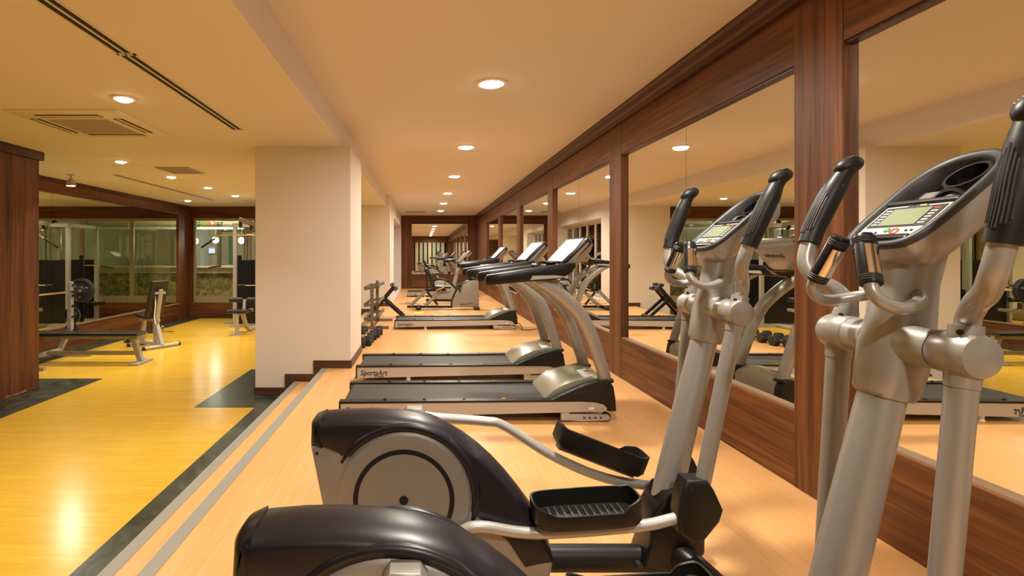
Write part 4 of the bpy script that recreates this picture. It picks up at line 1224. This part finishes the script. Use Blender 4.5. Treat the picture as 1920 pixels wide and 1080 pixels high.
t = thing('incline_board', 'black folding sit-up board propped at an angle behind the dumbbell rack', 'exercise bench', (-0.75, 10.75, 0))
MB().bar((-0.35, 0, 0.03), (0.17, 0, 0.64), 0.32, 0.05, up=(-1, 0, 1)).build('board', 'vinyl', t, bevel=0.012, seg=3)
for s in (-1, 1):
    MB().bar((-0.33, s * 0.12, 0.0), (0.19, s * 0.12, 0.615), 0.03, 0.04, up=(-1, 0, 1)).build('side_rail', 'black', t, bevel=0.004)
    MB().bar((-0.02, s * 0.13, 0.37), (0.36, s * 0.13, 0.03), 0.05, 0.06, up=(1, 0, 1)).build('leg', 'black', t, bevel=0.004)
MB().cyl((0.36, -0.2, 0.03), (0.36, 0.2, 0.03), 0.028).build('foot_bar', 'black', t)
for x, z in ((0.13, 0.66), (0.20, 0.58)):
    MB().cyl((x, -0.2, z), (x, 0.2, z), 0.012).build('roller_rod', 'chrome', t)
    for s in (-1, 1):
        MB().cyl((x, s * 0.19, z), (x, s * 0.06, z), 0.035).build('foam_roller', 'rubber', t)

# ------------------------------------------------------------------ left room: barbell bench
t = thing('weight_bench', 'long black flat bench with grey barbell uprights beside the wooden pillar', 'weight bench', (-4.8, 7.7, LOW))
MB().soft_prism([(-0.85, 0.40), (0.74, 0.40), (0.75, 0.45), (-0.85, 0.45)], 0, 0.14, 0.02, None, steps=3).build('pad', 'vinyl', t, ang=50)
B(-0.80, 0.70, -0.03, 0.03, 0.35, 0.40).build('pad_rail', 'bench', t, bevel=0.004)
B(-0.62, 0.68, -0.03, 0.03, 0.12, 0.17).build('low_rail', 'bench', t, bevel=0.004)
MB().bar((0.62, 0, 0.36), (0.74, 0, 0.01), 0.08, 0.07, up=(1, 0, 0)).build('leg', 'bench', t, bevel=0.004)
B(0.66, 0.80, -0.22, 0.22, 0.0, 0.03).build('foot', 'bench', t, bevel=0.004)
for s in (-1, 1):
    y = s * 0.50
    u = MB()
    u.bar((-0.62, y, 0.42), (-0.62, y, 1.15), 0.06, 0.075, up=(0, 1, 0))
    u.bar((-0.62, y, 0.44), (-0.78, y, 0.10), 0.06, 0.075, up=(0, 1, 0))
    up_ = u.build('upright', 'bench', t, bevel=0.004)
    for z in (1.08, 0.92, 0.76, 0.60):
        MB().bar((-0.60, y, z), (-0.545, y, z + 0.03), 0.04, 0.02).build('bar_hook', 'black', up_)
    B(-0.86, -0.30, y - 0.03, y + 0.03, 0.0, 0.05).build('foot', 'bench', t, bevel=0.004)
    for z in (0.62, 0.40):
        MB().cyl((-0.66, y, z), (-0.66, y + s * 0.22, z), 0.012).build('plate_peg', 'chrome', t)
B(-0.80, -0.74, -0.5, 0.5, 0.07, 0.13).build('cross_beam', 'bench', t, bevel=0.004)

t = thing('barbell', 'chrome barbell loaded with black plates resting on the bench uprights', 'barbell', (-5.365, 7.7, LOW + 1.0))
MB().cyl((0, -0.98, 0), (0, 0.98, 0), 0.0135, seg=14).build('bar', 'chrome', t)
def plate(t, y, r, th, nm='weight_plate'):
    p = MB().lathe((0, y, 0), (0, 1, 0), [(0.03, 0), (0.06, 0.0), (0.07, th * 0.3), (r * 0.82, th * 0.3), (r * 0.86, 0), (r, 0.004), (r, th - 0.004), (r * 0.86, th), (r * 0.82, th * 0.7), (0.07, th * 0.7), (0.06, th), (0.03, th)], 32).build(nm, 'rubber', t)
    for k in range(3):
        a = k * 2 * PI / 3 + 0.4
        MB().sphere((math.cos(a) * r * 0.55, y + th * 0.28, math.sin(a) * r * 0.55), (0.026, 0.004, 0.02), 10, 6).build('grip_hole', 'rack', p)
for s in (-1, 1):
    for k, r in enumerate((0.19, 0.19)):
        plate(t, s * 0.66 - 0.02 + s * k * 0.045, r, 0.04)
    MB().cyl((0, s * 0.62, 0), (0, s * 0.645, 0), 0.035).build('collar', 'chrome', t)
    MB().cyl((0, s * 0.60, 0), (0, s * 0.99, 0), 0.024).build('sleeve', 'chrome', t)
def peg_plate(label, x, y, z, r):
    t2 = thing('weight_plate', label, 'weight plate', (x, y, z))
    plate(t2, -0.02, r, 0.04, 'disc')
    MB().lathe((0, -0.022, 0), (0, 1, 0), [(0.028, 0), (0.034, 0.002), (0.034, 0.042), (0.028, 0.044)], 20).build('bush', 'chrome', t2)
peg_plate('small black weight plate hanging on upper peg of the bench upright', -5.46, 8.30, LOW + 0.62, 0.13)
peg_plate('smaller black weight plate hanging on lower peg of the bench upright', -5.46, 8.30, LOW + 0.40, 0.10)

# adjustable bench
t = thing('adjustable_bench', 'adjustable bench with upright black backrest on pale steel frame', 'weight bench', (-4.55, 9.05, LOW))
MB().bar((-0.03, 0, 0.52), (0.14, 0, 1.13), 0.30, 0.08, up=(-1, 0, 0.4)).build('backrest', 'vinyl', t, bevel=0.018, seg=3)
MB().bar((0.06, 0, 0.46), (0.18, 0, 0.98), 0.07, 0.04, up=(-1, 0, 0.4)).build('backrest_rail', 'bench', t, bevel=0.004)
MB().bar((0.145, -0.09, 0.92), (0.145, 0.09, 0.92), 0.05, 0.04).build('rail_bracket', 'bench', t)
MB().bar((-0.36, 0, 0.54), (-0.08, 0, 0.50), 0.28, 0.06).build('seat', 'vinyl', t, bevel=0.018, seg=3)
MB().bar((-0.40, 0, 0.46), (0.12, 0, 0.45), 0.05, 0.05).build('seat_rail', 'bench', t, bevel=0.004)
MB().bar((-0.30, 0, 0.46), (-0.38, 0, 0.03), 0.06, 0.06, up=(1, 0, 0)).build('leg', 'bench', t, bevel=0.004)
MB().bar((0.02, 0, 0.46), (0.20, 0, 0.04), 0.06, 0.07, up=(1, 0, 0)).build('leg', 'bench', t, bevel=0.004)
MB().bar((0.02, 0, 0.10), (0.0, 0, 0.46), 0.05, 0.05, up=(1, 0, 0)).build('adjuster_strut', 'bench', t, bevel=0.004)
for x, w in ((0.20, 0.30), (-0.38, 0.22)):
    MB().cyl((x, -w, 0.03), (x, w, 0.03), 0.03).build('foot_bar', 'bench', t)
    for s in (-1, 1):
        MB().cyl((x, s * w, 0.03), (x, s * (w + 0.03), 0.03), 0.033).build('foot_cap', 'rubber', t)
MB().bar((-0.36, 0, 0.05), (0.20, 0, 0.05), 0.05, 0.05).build('base_rail', 'bench', t, bevel=0.004)
MB().tube([(0.10, -0.05, 0.88), (0.13, -0.07, 0.70), (0.12, -0.08, 0.52), (0.14, -0.07, 0.40)], 0.01, 8).build('strap', 'cream', t)
t.rotation_euler = (0, 0, -0.55)

# bits on the floor along the mirrored wall
t = thing('curl_bar', 'chrome pull handle lying on the floor near the adjustable bench', 'curl bar', (-5.2, 10.6, LOW))
MB().tube([(-0.25, 0, 0.03), (-0.1, 0.05, 0.03), (0.1, 0.05, 0.03), (0.25, 0, 0.03)], 0.016, 10).build('bar', 'chrome', t)
MB().cyl((-0.26, 0, 0.03), (-0.12, 0.05, 0.03), 0.024).build('grip', 'rubber', t)
MB().tube([(0, 0.05, 0.03), (0.03, 0.05, 0.10), (0, 0.05, 0.14), (-0.03, 0.05, 0.10), (0, 0.05, 0.04)], 0.008, 8).build('ring', 'chrome', t)
t = thing('foam_roller_bar', 'black foam roller on a chrome bar lying along the mirrored wall', 'roller', (-5.25, 9.75, LOW))
MB().cyl((0, -0.35, 0.06), (0, 0.35, 0.06), 0.014).build('bar', 'chrome', t)
MB().cyl((0, -0.3, 0.06), (0, 0.02, 0.06), 0.06).build('roller', 'rubber', t)
MB().cyl((0, 0.1, 0.06), (0, 0.3, 0.06), 0.06).build('roller', 'bench', t)

# ------------------------------------------------------------------ cable machine
t = thing('cable_machine', 'grey multi-station cable machine with lat bar, seat and black weight stacks', 'gym machine', (-3.6, 11.5, LOW))
Zt = 2.20
for (x, y) in ((-0.45, 0.0), (0.42, 0.0), (-0.45, 1.0), (0.42, 1.0)):
    MB().bar((x, y, 0.0), (x, y, Zt), 0.075, 0.075, up=(0, 1, 0)).build('post', 'bench', t, bevel=0.005)
for y in (0.0, 1.0):
    MB().bar((-0.5, y, Zt), (0.47, y, Zt), 0.08, 0.08).build('top_beam', 'bench', t, bevel=0.005)
    B(-0.55, 0.55, y - 0.04, y + 0.04, 0.0, 0.06).build('base_beam', 'bench', t, bevel=0.005)
for x in (-0.45, 0.42):
    MB().bar((x, -0.05, Zt), (x, 1.05, Zt), 0.07, 0.08).build('top_side_beam', 'bench', t, bevel=0.005)
    B(x - 0.035, x + 0.035, 0.0, 1.0, 0.0, 0.06).build('base_side_beam', 'bench', t, bevel=0.005)
for y, s in ((0.02, -1), (0.98, 1)):
    B(-0.40, 0.37, y - 0.012, y + 0.012, 0.08, 1.45).build('shroud', 'gloss', t, bevel=0.004)
for i, x in enumerate((-0.22, 0.2)):
    for dx in (-0.06, 0.06):
        MB().cyl((x + dx, 0.18, 0.05), (x + dx, 0.18, Zt), 0.011, seg=10).build('guide_rod', 'chrome', t)
    for k in range(14):
        B(x - 0.12, x + 0.12, 0.10, 0.26, 0.10 + k * 0.05, 0.145 + k * 0.05).build('stack_plate', 'black', t)
MB().bar((-0.05, 0.0, Zt + 0.02), (-0.05, -0.85, Zt + 0.06), 0.07, 0.09).build('top_arm', 'bench', t, bevel=0.005)
for (x, y, z) in ((-0.05, -0.82, Zt - 0.03), (-0.05, -0.15, Zt - 0.04), (-0.05, 0.15, Zt + 0.06)):
    MB().cyl((x - 0.018, y, z), (x + 0.018, y, z), 0.06).build('pulley', 'black', t)
    MB().cyl((x - 0.03, y, z), (x + 0.03, y, z), 0.02).build('pulley_bolt', 'chrome', t)
MB().cyl((-0.05, -0.86, Zt - 0.04), (-0.05, -0.86, 1.98), 0.006, seg=8).build('cable', 'black', t)
for x in (-0.10, 0.0):
    MB().cyl((x, -0.05, 0.5), (x, -0.05, Zt - 0.06), 0.006, seg=8).build('cable', 'black', t)
lb = MB().tube([(-0.80, -0.86, 1.72), (-0.50, -0.86, 1.92), (-0.42, -0.86, 1.955), (-0.05, -0.86, 1.96), (0.32, -0.86, 1.955), (0.40, -0.86, 1.92), (0.70, -0.86, 1.72)], 0.014, 10, sub=4).build('lat_bar', 'chrome', t, ang=60)
for a, b in (((-0.82, 1.707), (-0.55, 1.887)), ((0.72, 1.707), (0.45, 1.887))):
    MB().cyl((a[0], -0.86, a[1]), (b[0], -0.86, b[1]), 0.022, seg=12).build('bar_grip', 'rubber', lb)
MB().soft_prism([(-0.20, 0.42), (0.18, 0.42), (0.19, 0.48), (-0.20, 0.48)], -1.0, 0.17, 0.02, None, steps=3).build('seat', 'vinyl', t, ang=50)
MB().tube([(-0.02, -1.08, 0.42), (-0.02, -1.12, 0.38), (-0.02, -1.12, 0.0)], 0.04, 10, sub=4).build('seat_leg', 'bench', t)
B(-0.13, 0.09, -1.2, -1.04, 0.0, 0.02).build('seat_foot', 'bench', t)
MB().bar((-0.02, -1.05, 0.39), (-0.02, -0.2, 0.40), 0.06, 0.06).build('seat_rail', 'bench', t, bevel=0.004)
MB().tube([(-0.02, -0.8, 0.40), (0.02, -0.65, 0.10), (0.06, -0.45, 0.04), (0.06, 0.0, 0.04)], 0.045, 12).build('curved_foot', 'bench', t)
MB().bar((-0.02, -0.72, 0.40), (-0.02, -0.66, 0.66), 0.05, 0.05, up=(0, 1, 0)).build('knee_post', 'bench', t)
MB().cyl((-0.32, -0.68, 0.65), (0.30, -0.68, 0.65), 0.012).build('knee_rod', 'chrome', t)
for a, b in ((-0.32, -0.06), (0.04, 0.30)):
    MB().cyl((a, -0.68, 0.65), (b, -0.68, 0.65), 0.05, seg=16).build('knee_roller', 'rubber', t)
MB().cyl((-0.30, -0.25, 0.92), (0.30, -0.25, 0.92), 0.014).build('row_bar', 'chrome', t)
for a, b in ((-0.30, -0.14), (0.14, 0.30)):
    MB().cyl((a, -0.25, 0.92), (b, -0.25, 0.92), 0.02).build('row_grip', 'rubber', t)
MB().bar((-0.49, 0.4, 0.02), (-0.49, 0.4, 1.55), 0.08, 0.06, up=(0, 1, 0)).build('press_column', 'black', t, bevel=0.005)
MB().tube([(-0.49, 0.4, 1.32), (-0.80, 0.4, 1.33), (-1.15, 0.4, 1.28)], 0.014, 10).build('press_arm', 'chrome', t)
MB().cyl((-0.90, 0.4, 1.317), (-1.18, 0.4, 1.275), 0.022, seg=12).build('press_grip', 'rubber', t)
MB().soft_prism([(-0.72, 0.42), (-0.45, 0.42), (-0.45, 0.48), (-0.72, 0.48)], 0.75, 0.16, 0.02, None, steps=3).build('side_seat', 'vinyl', t, ang=50)
MB().bar((-0.60, 0.75, 0.42), (-0.60, 0.75, 0.0), 0.06, 0.06, up=(0, 1, 0)).build('side_seat_leg', 'bench', t)
B(-0.9, -0.45, 0.55, 0.61, 0.0, 0.05).build('side_foot', 'bench', t, bevel=0.004)
